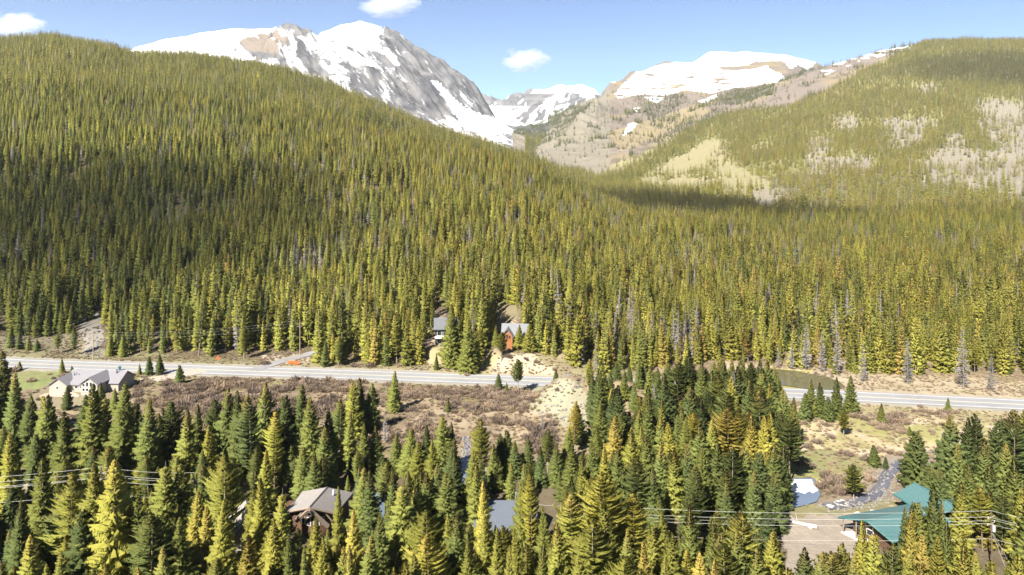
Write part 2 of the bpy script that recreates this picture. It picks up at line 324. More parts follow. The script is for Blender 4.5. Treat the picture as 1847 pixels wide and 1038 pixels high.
# ponds and creek beds
def px2w(u, v, z=0): Y = (CH-z)*F/(v-VH); return ((u-UC)*Y/F, Y)
POND_FAR = [px2w(u, v) for u, v in [(1352, 668), (1385, 664), (1440, 670), (1490, 680), (1512, 688), (1522, 697), (1505, 703), (1480, 703), (1440, 698), (1380, 690), (1350, 680)]]
POOL = [px2w(u, v) for u, v in [(1405, 864), (1440, 863), (1466, 863), (1472, 875), (1478, 892), (1472, 903), (1450, 910), (1430, 914), (1405, 916), (1385, 900)]]
HIDDEN = [px2w(u, v) for u, v in [(672, 890), (720, 885), (780, 870), (818, 828), (862, 826), (866, 860), (862, 905), (820, 925), (760, 930), (700, 938), (675, 925)]]
LPOND = [px2w(u, v) for u, v in [(20, 742), (70, 738), (95, 745), (105, 758), (70, 775), (25, 775)]]
CREEK = [px2w(u, v) for u, v in [(1490, 912), (1560, 906), (1590, 893), (1592, 870), (1600, 848), (1610, 838), (1630, 831), (1655, 826)]]
CREEK2 = [px2w(u, v) for u, v in [(846, 840), (838, 812), (850, 796), (838, 786)]]
def flat(poly, z, soft):
    global Z
    xs = [p[0] for p in poly]; ys = [p[1] for p in poly]
    ins = inpoly(XG, YG, poly); d = segdist(XG, YG, poly+[poly[0]])
    w = np.where(ins, 1, 1-sstep(0, soft, d)); Z = Z*(1-w)+z*w
for q, zq in ((POND_FAR, -.35), (POOL, -.35), (HIDDEN, -.35), (LPOND, -.35)): flat(q, zq, 4)
for q, w0 in ((CREEK, 1.6), (CREEK2, .8)):
    d = segdist(XG, YG, q); w = 1-sstep(w0, w0+2.5, d); Z = Z*(1-w)-.45*w
# level pads under the houses: filled in below
PADS = [(-140, 227, 16, 0), (-46, 137, 12, 0), (-1, 137, 9, .2), (86, 131, 17, .0), (-28, 271, 8, 4.8), (.8, 262, 7, 5.0), (-61, 138, 6, 0)]
for x, y, r, z in PADS:
    w = 1-sstep(r, r+5, np.hypot(XG-x, YG-y)); Z = Z*(1-w)+z*w

LY = np.log(YR)
def height(X, Y):
    X = np.asarray(X, float); Y = np.asarray(Y, float); t = X/Y
    i = np.clip(np.searchsorted(TC, t)-1, 0, len(TC)-2); j = np.clip(np.searchsorted(YR, Y)-1, 0, len(YR)-2)
    a = np.clip((t-TC[i])/(TC[i+1]-TC[i]), 0, 1); b = np.clip((Y-YR[j])/(YR[j+1]-YR[j]), 0, 1)
    return (Z[i, j]*(1-a)+Z[i+1, j]*a)*(1-b)+(Z[i, j+1]*(1-a)+Z[i+1, j+1]*a)*b
def h1(x, y): return float(height(np.array([x]), np.array([y]))[0])
VG = VH-F*(Z-CH)/YG
occ = np.maximum.accumulate((Z-CH)/YG, axis=1)          # how high the ground in front reaches

# --- ground colours (albedo) and snow, per vertex
wob = np.where(YG > 2600, .16, .5)
wu = UG+(vnoise(XG/1.7, YG/1.7, 5)-.5)*10*(YG < 320)+fbm(XG/(YG*.012), YG/(YG*.02)*0+Z/(YG*.012)+YG*.02, 4, 51)*46*wob
wv = VG+fbm(XG/(YG*.012)+40, Z/(YG*.012)+YG*.02, 4, 61)*26*wob
A = np.empty(Z.shape+(3,)); 
def paint(mask, c, k=1.0):
    global A
    w = (mask.astype(float)*k)[..., None]; A = A*(1-w)+np.array(c)*w
A[:] = (.15, .12, .078)
nz1 = fbm(XG/14, YG/14, 5, 71)+.5; nz2 = fbm(XG/4, YG/4, 4, 81)+.5
def zoomed(x0, y0, s, pts): return [(x0+x/s, y0+y/s) for x, y in pts]
# valley floor
val = (YG < 262) & (YG > 168)
paint(val, (.235, .18, .125)); paint(val, (.33, .26, .165), sstep(.45, .62, nz1)); paint(val, (.19, .175, .07), .8*sstep(.5, .7, nz2)*sstep(.4, .6, 1-nz1))
mead = inpoly(wu, wv, [(1420, 735), (1560, 722), (1900, 745), (1900, 800), (1640, 850), (1590, 900), (1480, 870), (1420, 850), (1400, 790)])
paint(mead, (.46, .38, .235)); paint(mead, (.30, .285, .11), sstep(.46, .6, nz1)*.85); paint(mead, (.52, .44, .35), sstep(.55, .65, nz2)*.7)
paint(inpoly(wu, wv, [(1660, 826), (1672, 814), (1705, 810), (1700, 832), (1670, 838)]), (.25, .22, .23), .9)
paint(segdist(XG, YG, CREEK) < 4.2, (.24, .19, .15), .8)
paint(inpoly(wu, wv, [(1420, 815), (1500, 810), (1570, 830), (1560, 860), (1480, 862), (1420, 858)]), (.20, .205, .085), .8)
paint(inpoly(wu, wv, [(1380, 905), (1470, 912), (1560, 900), (1640, 905), (1600, 935), (1500, 960), (1400, 940)]), (.26, .235, .125), .9)
paint(inpoly(wu, wv, [(1400, 935), (1540, 925), (1570, 950), (1580, 1010), (1540, 1060), (1420, 1060), (1410, 980)]), (.33, .28, .235), .95)
paint(inpoly(wu, wv, [(30, 672), (110, 670), (100, 692), (60, 705), (30, 702)]), (.235, .26, .105))
paint(inpoly(wu, wv, [(215, 675), (280, 678), (290, 690), (215, 695)]), (.27, .26, .115))
paint(inpoly(wu, wv, [(60, 705), (100, 700), (220, 700), (260, 730), (200, 750), (40, 735)]), (.30, .255, .165), .7)
paint(inpoly(wu, wv, [(-60, 610), (150, 605), (200, 645), (-60, 645)]), (.25, .22, .14), .9)
paint(inpoly(wu, wv, [(145, 575), (185, 560), (190, 615), (150, 640)]), (.36, .33, .30), .8)
paint((dr < 17) & (dr > 5) & (YG < 300), (.25, .235, .12), .6*sstep(.35, .6, nz2+.1)); paint(dr < 8, (.36, .33, .28), .9)
paint(inpoly(wu, wv, [(890, 640), (950, 640), (1000, 660), (1000, 690), (940, 690), (870, 680)]), (.44, .37, .27)); paint(inpoly(wu, wv, [(780, 610), (830, 610), (900, 640), (880, 680), (775, 672)]), (.36, .31, .17), .9)
paint(inpoly(wu, wv, [(890, 548), (930, 548), (945, 600), (900, 600)]), (.42, .33, .26), .9); paint(inpoly(wu, wv, [(770, 570), (800, 560), (800, 625), (770, 625)]), (.45, .36, .28), .9)
paint(inpoly(wu, wv, [(470, 640), (560, 640), (560, 655), (470, 655)]), (.42, .35, .28), .95)
paint(inpoly(wu, wv, [(940, 735), (960, 700), (1010, 682), (1050, 690), (1062, 720), (1050, 800), (1010, 760)]), (.33, .305, .215)); 
paint(inpoly(wu, wv, [(1300, 655), (1847, 690), (1847, 725), (1560, 715), (1300, 690)]), (.42, .35, .25), .85)
paint(inpoly(wu, wv, [(1370, 690), (1500, 700), (1500, 712), (1380, 705)]), (.40, .36, .08), .7); paint(inpoly(wu, wv, [(1380, 662), (1470, 668), (1470, 676), (1400, 670)]), (.42, .38, .12), .7)
paint(inpoly(wu, wv, [(760, 740), (1000, 740), (1000, 800), (700, 800)]), (.40, .31, .225), .75*sstep(.3, .6, nz2))
paint(inpoly(wu, wv, [(0, 870), (60, 870), (110, 900), (80, 960), (0, 965)]), (.33, .29, .19), .95)
paint(inpoly(wu, wv, [(655, 955), (700, 955), (700, 990), (655, 990)]), (.42, .38, .34), .9); paint(inpoly(wu, wv, [(770, 950), (830, 945), (820, 1000), (780, 990)]), (.33, .26, .19), .9)
# hills and mountains
hillr = (YG > 1000) & (UG > 1040); tan = (.30, .24, .15); mauve = (.245, .20, .17)
MEADOWS = [[(1110, 338), (1180, 306), (1245, 260), (1300, 248), (1318, 262), (1314, 282), (1345, 310), (1400, 330), (1370, 352), (1190, 350)],
           [(1362, 260), (1405, 260), (1402, 271), (1362, 273)], [(1040, 300), (1110, 285), (1180, 262), (1190, 285), (1120, 312), (1060, 330)]]
ASPENS = [[(1755, 178), (1847, 184), (1900, 200), (1900, 330), (1847, 320), (1800, 296), (1770, 232)], [(1507, 208), (1548, 210), (1545, 243), (1508, 243)],
          [(1586, 212), (1664, 215), (1704, 223), (1640, 268), (1600, 266)], [(1452, 255), (1495, 246), (1515, 265), (1460, 284)], [(1456, 282), (1580, 284), (1566, 314), (1460, 314)],
          [(1662, 274), (1780, 268), (1850, 272), (1900, 280), (1900, 350), (1760, 348), (1720, 332), (1668, 334)], [(1698, 243), (1738, 241), (1738, 278), (1696, 278)], [(1660, 150), (1690, 150), (1690, 172), (1655, 172)],
          [(1350, 348), (1400, 335), (1420, 350), (1400, 372), (1360, 370)]]
FLANK = [(1200, 262), (1240, 232), (1330, 205), (1400, 195), (1440, 188), (1500, 160), (1560, 126), (1620, 98), (1660, 82), (1660, 40), (1400, 60), (1040, 120), (960, 300), (1040, 310), (1120, 292)]
farm = YG > 1500
paint(hillr & farm, (.27, .25, .115)); paint((YG > 300) & (YG <= 1500) & (UG > 900), (.19, .175, .085), .7)
flank = inpoly(wu, wv, FLANK) & (YG > 1900) & (YG < 5600) & (UG > 930)
for q in MEADOWS: paint(inpoly(wu, wv, q) & (YG > 1000), (.335, .295, .165))
for q in ASPENS: paint(inpoly(wu, wv, q) & (YG > 700), (.30, .265, .205))
paint(flank, mauve); fz = fbm(XG/120, YG/160, 5, 91)+.5
paint(flank, tan, sstep(.45, .62, fz)*.9); paint(flank, (.15, .13, .105), sstep(.55, .75, fbm(XG/50, YG/90, 5, 95)+.5)*.8)
paint(flank & inpoly(wu, wv, [(1090, 240), (1180, 215), (1250, 190), (1290, 200), (1200, 240), (1120, 275)]), (.35, .28, .165), .75)
paint((YG > 1700) & (UG > 860) & (UG < 1100), (.27, .24, .19), .9)
mtn = (YG > 2450) & (wu < 925) & (UG < 960) | (YG > 4600) & (UG < 1085) | (YG > 3700) & (wu < 990) & (wv < 238)
rockn = fbm(XG/60, YG/90, 5, 97)+.5
paint(mtn, (.165, .162, .175)); paint(mtn, (.235, .225, .225), sstep(.42, .62, rockn)); paint(mtn, (.095, .092, .10), sstep(.55, .75, 1-rockn)*.8)
paint(mtn & inpoly(wu, wv, [(430, 50), (500, 52), (520, 70), (500, 100), (440, 90)]), (.30, .24, .185), .8)
snow = np.zeros(Z.shape)
# streaks run down the fall line of each face
st = fbm((UG*.62-VG*.78)/7.5+fbm(UG/40, VG/40, 3, 7)*2.2, (UG*.78+VG*.62)/60, 5, 103)+.5
sp_ = mtn & (UG < 935)
snow = np.where(sp_, .455+.5*(st-.5)-.16*sstep(690, 730, UG)*(1-sstep(195, 225, VG))+.07*sstep(205, 235, VG)+.03*(1-sstep(430, 640, UG)), snow)
for q in ([(225, 95), (300, 68), (400, 50), (495, 44), (500, 56), (440, 66), (420, 92), (445, 108), (400, 125), (280, 115)],
          [(572, 62), (600, 44), (650, 30), (688, 46), (694, 58), (680, 66), (686, 80), (660, 92), (640, 86), (600, 74)],
          [(775, 143), (792, 150), (830, 190), (868, 206), (895, 216), (930, 240), (840, 236), (816, 198)], [(690, 85), (705, 90), (722, 118), (712, 120)], [(535, 66), (560, 70), (620, 110), (610, 112)],
          [(560, 60), (640, 95), (690, 125), (640, 112), (590, 82)]):
    snow = np.where(sp_ & inpoly(wu, wv, q), 1.05, snow)
snow = np.where(sp_ & inpoly(wu, wv, [(438, 70), (478, 60), (500, 75), (505, 104), (470, 108), (440, 92)]), np.minimum(snow, .25), snow)
snow = np.where(sp_ & inpoly(wu, wv, [(690, 50), (715, 60), (760, 92), (770, 130), (735, 130), (700, 88)]), np.minimum(snow, .3), snow)
cirq = mtn & (UG >= 860) & (YG > 4200)
st2 = fbm(UG/9+VG/14+fbm(UG/20, VG/20, 3, 8)*2, VG/13, 4, 107)+.5
snow = np.where(cirq, np.where(inpoly(wu, wv, [(962, 168), (1085, 172), (1060, 200), (1000, 203), (960, 192), (945, 190)]), sstep(.47, .54, st2)*.6+.2, .66), snow)
snow = np.where(cirq & (VG < 191) & (UG < 962), sstep(.5, .58, st2-.1), snow)
snow = np.where(cirq & inpoly(UG, VG, [(955, 168), (975, 158), (1010, 148), (1060, 148), (1078, 168), (1040, 163), (990, 168)]), 1, snow)
snow = np.where(cirq & inpoly(wu, wv, [(930, 215), (960, 190), (985, 200), (985, 212), (955, 225)]), sstep(.5, .6, st2), snow)
z3 = lambda p: zoomed(1000, 40, 3.694, p)
RS = z3([(400, 480), (440, 430), (480, 390), (560, 318), (720, 282), (920, 240), (1010, 205), (1090, 170), (1300, 170), (1500, 215), (1650, 225), (1760, 250), (1720, 300), (1680, 320), (1620, 290), (1560, 312), (1540, 270), (1500, 262), (1340, 266), (1270, 292), (1100, 300), (1130, 322), (1260, 320), (1420, 292), (1460, 330), (1510, 345), (1545, 380), (1440, 412), (1200, 440), (1040, 478), (880, 452), (780, 484), (640, 490), (530, 490), (420, 515)])
rm = (YG > 2700) & (UG > 1060)
st3 = fbm(UG/26, VG/3.2, 4, 111)+.5
snow = np.where(rm & inpoly(wu, wv, RS), .86-.7*sstep(.55, .68, st3)*sstep(118, 150, VG), snow)
for q in ([(515, 572), (580, 570), (540, 602)], [(500, 672), (556, 672), (520, 720), (460, 755), (470, 715)], [(960, 528), (1080, 482), (1090, 500), (1000, 540)], [(600, 500), (740, 500), (700, 540), (640, 530)]):
    snow = np.where(rm & inpoly(wu, wv, z3(q)), .9, snow)
snow = np.where(rm & inpoly(wu, wv, z3([(380, 400), (460, 345), (440, 372), (390, 412)])), .9, snow)
# snow specks along the right-hand ridge
rr_ = (YG > 2700) & (YG < 3700) & (UG > 1470) & (UG < 1660)
snow = np.where(rr_ & inpoly(wu, wv, [(1480, 125), (1560, 92), (1650, 74), (1650, 88), (1560, 108), (1490, 135)]), sstep(.5, .58, st3), snow)
A *= np.where(YG > 300, .58, .60)[..., None]
# --- split into named pieces of the setting
nC, nRw = Z.shape
jc = np.minimum(np.arange(nRw-1), nRw-2); Ym = (YR[:-1]+YR[1:])/2; Um = (UCOL[:-1]+UCOL[1:])/2
foot = np.interp(Um, [-700, 0, 900, 1050, 1400, 1847, 2600], [278, 284, 250, 300, 300, 300, 300])
left_end = np.interp(Um, [-700, 0, 240, 470, 760, 900, 1050, 1200, 1230, 2600], [2450, 2450, 2450, 2380, 2150, 1700, 1200, 830, 0, 0])
far_end = np.interp(Um, [-700, 885, 900, 1010, 1100, 1200, 1350, 1475, 1560, 2600], [2450, 2450, 2500, 2500, 2400, 2750, 3250, 3650, 8100, 8100])
reg = np.zeros((nC-1, nRw-1), int); YM = np.broadcast_to(Ym[None], reg.shape); UM = np.broadcast_to(Um[:, None], reg.shape)
reg[(YM > foot[:, None]) & (YM < left_end[:, None])] = 1
reg[(YM >= left_end[:, None]) & (YM > 300) & (YM <= far_end[:, None]) & (UM > 905)] = 2
reg[(YM > far_end[:, None]) & (UM < 893)] = 3; reg[(YM >= left_end[:, None]) & (UM <= 905) & (YM <= far_end[:, None])] = 3
reg[(YM > far_end[:, None]) & (UM >= 893) & (YM > 4000)] = 4
reg[(YM > far_end[:, None]) & (UM >= 893) & (YM <= 4000)] = 5; reg[(YM > far_end[:, None]) & (UM > 1086)] = 5
def ground_mat(name, rock):
    k = NT(name); a = k.n('ShaderNodeAttribute', attribute_name='albedo'); s = k.n('ShaderNodeAttribute', attribute_name='snow')
    p = k.geo()
    if rock:
        def dot(vec):
            d = k.n('ShaderNodeVectorMath', operation='DOT_PRODUCT'); k.l(p, d.inputs[0]); d.inputs[1].default_value = vec; return d.outputs['Value']
        cb = k.n('ShaderNodeCombineXYZ'); k.l(dot((.8/34, .6/34, 0)), cb.inputs[0]); k.l(dot((-.6/190, .8/190, 0)), cb.inputs[1]); k.l(dot((0, 0, 1/170)), cb.inputs[2])
        n1 = k.noise(.02, 8, p, .7); n2 = k.noise(.06, 6, p, .7); n3 = k.noise(1.0, 7, cb.outputs[0], .62)      # n3: gullies running down the fall line
        v = k.math('ADD', .50, k.math('ADD', k.math('MULTIPLY', n2, .55), k.math('MULTIPLY', n3, .45)))
        sf = k.math('ADD', s.outputs['Fac'], k.math('ADD', k.math('MULTIPLY', k.math('SUBTRACT', n3, .5), 1.5), k.math('MULTIPLY', k.math('SUBTRACT', n2, .5), .5))); sf = k.math('MULTIPLY', k.math('SUBTRACT', sf, .46), 6, True)
        k.bump(k.math('ADD', k.math('MULTIPLY', n3, 16), k.math('ADD', k.math('MULTIPLY', n1, 8), k.math('MULTIPLY', n2, 5))), .6, 1.6)
    else:
        n1 = k.noise(.5, 8, p, .7); n2 = k.noise(.09, 6, p, .65)
        v = k.math('ADD', .35, k.math('MULTIPLY', k.math('ADD', n1, n2), .65)); sf = k.math('MULTIPLY', k.math('SUBTRACT', k.math('ADD', s.outputs['Fac'], k.math('MULTIPLY', n2, .3)), .5), 5, True)
        k.bump(n1, .7, .5)
    c = k.n('ShaderNodeVectorMath', operation='SCALE'); k.l(a.outputs['Color'], c.inputs[0]); k.l(v, c.inputs['Scale'])
    k.l(k.mix(sf, c.outputs[0], (.62, .63, .66)), k.b.inputs['Base Color'])
    k.b.inputs['Roughness'].default_value = .95; k.b.inputs['Specular IOR Level'].default_value = .1
    return k.m
M['ground'] = ground_mat('valley_ground', 0); M['mountain'] = ground_mat('mountain_ground', 1)
GV = np.stack([XG, YG, Z], -1).reshape(-1, 3); vid = np.arange(nC*nRw).reshape(nC, nRw)
quads = np.stack([vid[:-1, :-1], vid[1:, :-1], vid[1:, 1:], vid[:-1, 1:]], -1)
for i, (nm, mt) in enumerate((('ground', 'ground'), ('forested_hill', 'ground'), ('valley_hillside', 'ground'), ('snowy_peak', 'mountain'), ('far_cirque', 'mountain'), ('snowcapped_mountain', 'mountain'))):
    q = quads[reg == i]
    if not len(q): continue
    used, inv = np.unique(q, return_inverse=True)
    me = mesh_np(nm, GV[used], inv.reshape(-1, 4), M[mt])
    at = me.attributes.new('albedo', 'FLOAT_COLOR', 'POINT'); at.data.foreach_set('color', np.c_[A.reshape(-1, 3)[used], np.ones(len(used))].astype(np.float32).ravel())
    at = me.attributes.new('snow', 'FLOAT', 'POINT'); at.data.foreach_set('value', snow.ravel()[used].astype(np.float32))
    me.polygons.foreach_set('use_smooth', np.ones(len(me.polygons), bool))
    tag(link(nm, me), kind='structure')
# ------------------------------------------------------------------ tree shapes (20 m tall; scaled per tree)
def conifer(seed, H=20., RAD=3., levels=32, per=8, blades=5, base=.06, wid=1., pine=False, sparse=0., thin=1.):
    g = random.Random(seed); V = []; Fc = []
    lob = [g.uniform(.8, 1.2) for _ in range(8)]; lean = (g.uniform(-.02, .02), g.uniform(-.02, .02))
    for l in range(levels):
        f = (l+g.uniform(-.3, .3))/(levels-1); f = min(max(f, 0), 1)
        zc = H*(base+(.985-base)*f**.92)
        if pine: pr = (math.sin(math.pi*min(1, .12+.88*f)**.8)*.9+.08)*(1-.15*f)*g.uniform(.7, 1.2)
        else: pr = ((1-f)**.82*(.72+.28*min(1, f*6))+.02)*g.uniform(.82, 1.12)
        rad = RAD*pr; nb = max(3, int(per*(.55+.45*min(1, rad/RAD*1.6))))
        a0 = g.uniform(0, 6.28)
        for b in range(nb):
            if g.random() < sparse: continue
            az = a0+6.283*(b+g.uniform(-.35, .35))/nb
            L = rad*g.uniform(.72, 1.18)*lob[int(az/6.283*8) % 8]
            e = (.25+.5*f if pine else -.38+.95*f*f)+g.uniform(-.12, .12)
            ca, sa = math.cos(az), math.sin(az)
            def P(s): return Vector((ca*L*s+lean[0]*zc, sa*L*s+lean[1]*zc, zc+L*(e*s+(.22 if not pine else .1)*s*s*s-(.12 if not pine else 0)*math.sin(3.14*s))))
            n0 = len(V)
            # the spray along the branch
            side = Vector((-sa, ca, 0)); w = wid*thin*(.16+.06*L)
            p0, p1, p2 = P(.1), P(.62), P(1.)
            V += [p0, p1+side*w+Vector((0, 0, -.5*w)), p2, p1-side*w-Vector((0, 0, .5*w))]; Fc += [(n0, n0+1, n0+2), (n0, n0+2, n0+3)]
            for k in range(blades):
                s = .22+.74*(k+g.random()*.6)/blades; p = P(s); q = P(min(1, s+.16)); d = (q-p); d.normalize()
                for sg in (-1, 1):
                    bl = (.34*L*(1.12-s)+.22*wid)*g.uniform(.7, 1.25)
                    tip = p+(d*.62+side*sg*.85).normalized()*bl+Vector((0, 0, -bl*g.uniform(.3, 1.0) if not pine else bl*g.uniform(-.1, .5)))
                    n0 = len(V); hw = thin*wid*g.uniform(.12, .22)
                    V += [p-d*hw, p+d*hw+Vector((0, 0, .1*hw)), tip]; Fc.append((n0, n0+1, n0+2))
    n0 = len(V)                                                  # the leader
    for k in range(3):
        a = 2.1*k; V += [Vector((math.cos(a)*.22*wid*thin, math.sin(a)*.22*wid*thin, H*.95)), Vector((math.cos(a+2.1)*.22*wid*thin, math.sin(a+2.1)*.22*wid*thin, H*.95)), Vector((lean[0]*H, lean[1]*H, H*1.01))]
        Fc.append((n0+3*k, n0+3*k+1, n0+3*k+2))
    V = np.array(V); return V, wind(V, np.array(Fc))
def outward(me, n_crown, up=.95):       # foliage normals face away from the stem, so a crown shades like a full, soft volume
    nv = len(me.vertices); co = np.empty(nv*3, np.float32); me.vertices.foreach_get('co', co); co = co.reshape(-1, 3)
    r = np.hypot(co[:, 0], co[:, 1])+1e-4; N = np.c_[co[:, 0]/r, co[:, 1]/r, np.full(nv, up)]; N += NR.normal(0, .5, N.shape); N /= np.linalg.norm(N, axis=1)[:, None]
    me.polygons.foreach_set('use_smooth', np.ones(len(me.polygons), bool)); me.normals_split_custom_set_from_vertices([tuple(x) for x in N.tolist()]); me.update(); return me
def wind(v, f, up=.95):                 # turn every blade's front side outwards
    a, b, c = v[f[:, 0]], v[f[:, 1]], v[f[:, 2]]; n = np.cross(b-a, c-a); m = (a+b+c)/3; r = np.hypot(m[:, 0], m[:, 1])+1e-4; o = np.c_[m[:, 0]/r, m[:, 1]/r, np.full(len(m), up)]
    bad = (n*o).sum(1) < 0; f = f.copy(); f[bad] = f[bad][:, ::-1]; return f
def trunk_np(H=20., r=.26, seg=6, zb=-1.2, bare=0):
    V = []; Fc = []; zs = [zb, .3, H*.45, H*.97]; rs = [r*1.25, r, r*.62, .03]
    for z, q in zip(zs, rs): V += [(q*math.cos(6.283*k/seg), q*math.sin(6.283*k/seg), z) for k in range(seg)]
    for i in range(3):
        for k in range(seg):
            a, b = i*seg+k, i*seg+(k+1) % seg; Fc += [(a, b, b+seg), (a, b+seg, a+seg)]
    return np.array(V), np.array(Fc)
def join(*parts):                       # several (V, F, material index) into one
    V = []; Fa = []; mi = []; n = 0
    for v, f, m in parts: V.append(v); Fa.append(f+n); mi += [m]*len(f); n += len(v)
    return np.vstack(V), np.vstack(Fa), np.array(mi, np.int32)
def bare_tree(seed, H=20., n=60, aspen=True):
    g = random.Random(seed); V = []; Fc = []
    for i in range(n):
        f = g.uniform(.3 if aspen else .12, .98); z = H*f; az = g.uniform(0, 6.283); L = (2.2*(1.1-f)**.6 if aspen else 2.0*(1.05-f)+.3)*g.uniform(.5, 1.1); up = g.uniform(.5, 1.4) if aspen else g.uniform(-.4, .35)
        p = Vector((0, 0, z)); t = p+Vector((math.cos(az)*L, math.sin(az)*L, L*up)); s = Vector((-math.sin(az), math.cos(az), .3))*.06
        n0 = len(V); V += [p-s, p+s, t]; Fc.append((n0, n0+1, n0+2))
        for k in range(2 if aspen else 2):
            m = p.lerp(t, g.uniform(.35, .8)); q = m+Vector((g.uniform(-1, 1), g.uniform(-1, 1), g.uniform(.2, 1.2) if aspen else g.uniform(-.6, .3)))*.42*L; n0 = len(V)
            V += [m-s*.7, m+s*.7, q]; Fc.append((n0, n0+1, n0+2))
    return np.array(V), np.array(Fc)
def bush(seed, n=150, Rr=1.5, Hh=1.9):
    g = random.Random(seed); V = []; Fc = []
    for i in range(n):
        az = g.uniform(0, 6.283); o = g.random()**.6; x, y = math.cos(az)*Rr*.55*o, math.sin(az)*Rr*.55*o; top = Hh*(1-.45*o*o)*g.uniform(.35, 1.15)*(.75+.35*math.sin(az*2+seed)*math.cos(az*3+seed*2))
        p = Vector((x, y, -.1)); t = Vector((math.cos(az)*Rr*o*g.uniform(.8, 1.15), math.sin(az)*Rr*o*g.uniform(.8, 1.15), top)); a2 = g.uniform(0, 3.14); s = Vector((math.cos(a2), math.sin(a2), 0))*.05
        n0 = len(V); V += [p-s, p+s, t+s*1.2, t-s*1.2]; Fc += [(n0, n0+1, n0+2), (n0, n0+2, n0+3)]
        for k in range(2):
            m = p.lerp(t, g.uniform(.45, .9)); q = m+Vector((g.uniform(-1, 1), g.uniform(-1, 1), g.uniform(.2, 1)))*.4; n0 = len(V)
            V += [m-s, m+s, q]; Fc.append((n0, n0+1, n0+2))
    return np.array(V), np.array(Fc)
NEAR_S = [conifer(100+i, RAD=3.7+.42*(i % 4), levels=38+3*(i % 3), per=9, blades=8, base=.04+.02*(i % 3), sparse=.03+.05*(i % 3)) for i in range(8)]
NEAR_P = [conifer(200+i, RAD=3.5+.35*i, levels=26, per=8, blades=7, base=.22+.07*(i % 3), pine=True, wid=1.15, sparse=.1) for i in range(4)]
def cut(vf, zmax):
    v, f = vf; return v, f[(v[f][:, :, 2] < zmax).all(1)]
NEAR_S[3] = cut(NEAR_S[3], 18.2)
crown_me = [outward(mesh_np('crown', v, f, M['needle']), 0) for v, f in NEAR_S+NEAR_P]
dead_me = [mesh_np('bare_branches', *conifer(300+i, RAD=2.2, levels=26, per=7, blades=5, base=.12, thin=.3, sparse=.3), M['dead']) for i in range(2)]
tv, tf = trunk_np(); trunk_me = mesh_np('trunk', tv, tf, M['bark']); trunk_grey = mesh_np('trunk', tv, tf, M['greybark']); 
av_, af_ = trunk_np(r=.15); trunk_dead = mesh_np('trunk', av_, af_, M['dead'])
bush_me = [mesh_np('bush', *bush(400+i), M['willow']) for i in range(5)]
PROTO = bpy.data.collections.new('shapes')
def proto_set(name, meshes):
    c = bpy.data.collections.new(name)
    for i, me in enumerate(meshes): c.objects.link(bpy.data.objects.new('%s_%02d' % (name, i), me))
    return c
def full(v, f, trunk=True, mats=('needle', 'bark'), r=.24):
    t = trunk_np(r=r, seg=4); V, Fa, mi = join((v, f, 0), (t[0], t[1], 1)); me = mesh_np('t', V, Fa, [M[m] for m in mats]); me.polygons.foreach_set('material_index', mi); return outward(me, 0) if mats[0] in ('needle', 'dead') else me
mid = [full(*conifer(500+i, RAD=3.2+.3*(i % 3), levels=22, per=7, blades=3, base=.05, wid=1.5, sparse=.05)) for i in range(6)]
mid[2] = full(*cut(conifer(590, RAD=3.4, levels=22, per=7, blades=3, base=.05, wid=1.5, sparse=.18), 17.5))
mid += [full(*conifer(520+i, RAD=2.7, levels=14, per=7, blades=4, base=.25, pine=True, wid=1.6, sparse=.08)) for i in range(2)]
mid += [full(*conifer(540+i, RAD=2.3, levels=24, per=7, blades=4, base=.1, wid=1.1, thin=.34, sparse=.2), mats=('dead', 'dead'), r=.24) for i in range(2)]
mid += [full(*bare_tree(560+i, n=60), mats=('aspen', 'aspen'), r=.13) for i in range(2)]
far = [full(*conifer(600+i, RAD=3.1+.35*(i % 3), levels=11, per=6, blades=1, base=.04, wid=2.6)) for i in range(5)]
far += [full(*conifer(640, RAD=2.3, levels=12, per=6, blades=1, base=.1, wid=1.6, thin=.5, sparse=.2), mats=('dead', 'dead'), r=.3)]
far += [full(*bare_tree(660+i, n=34), mats=('aspen', 'aspen'), r=.22) for i in range(2)]
SETS = {'near': proto_set('near_tree', [full(v, f) for v, f in NEAR_S+NEAR_P]), 'mid': proto_set('mid_tree', mid), 'far': proto_set('far_tree', far), 'bush': proto_set('scrub_bush', bush_me)}

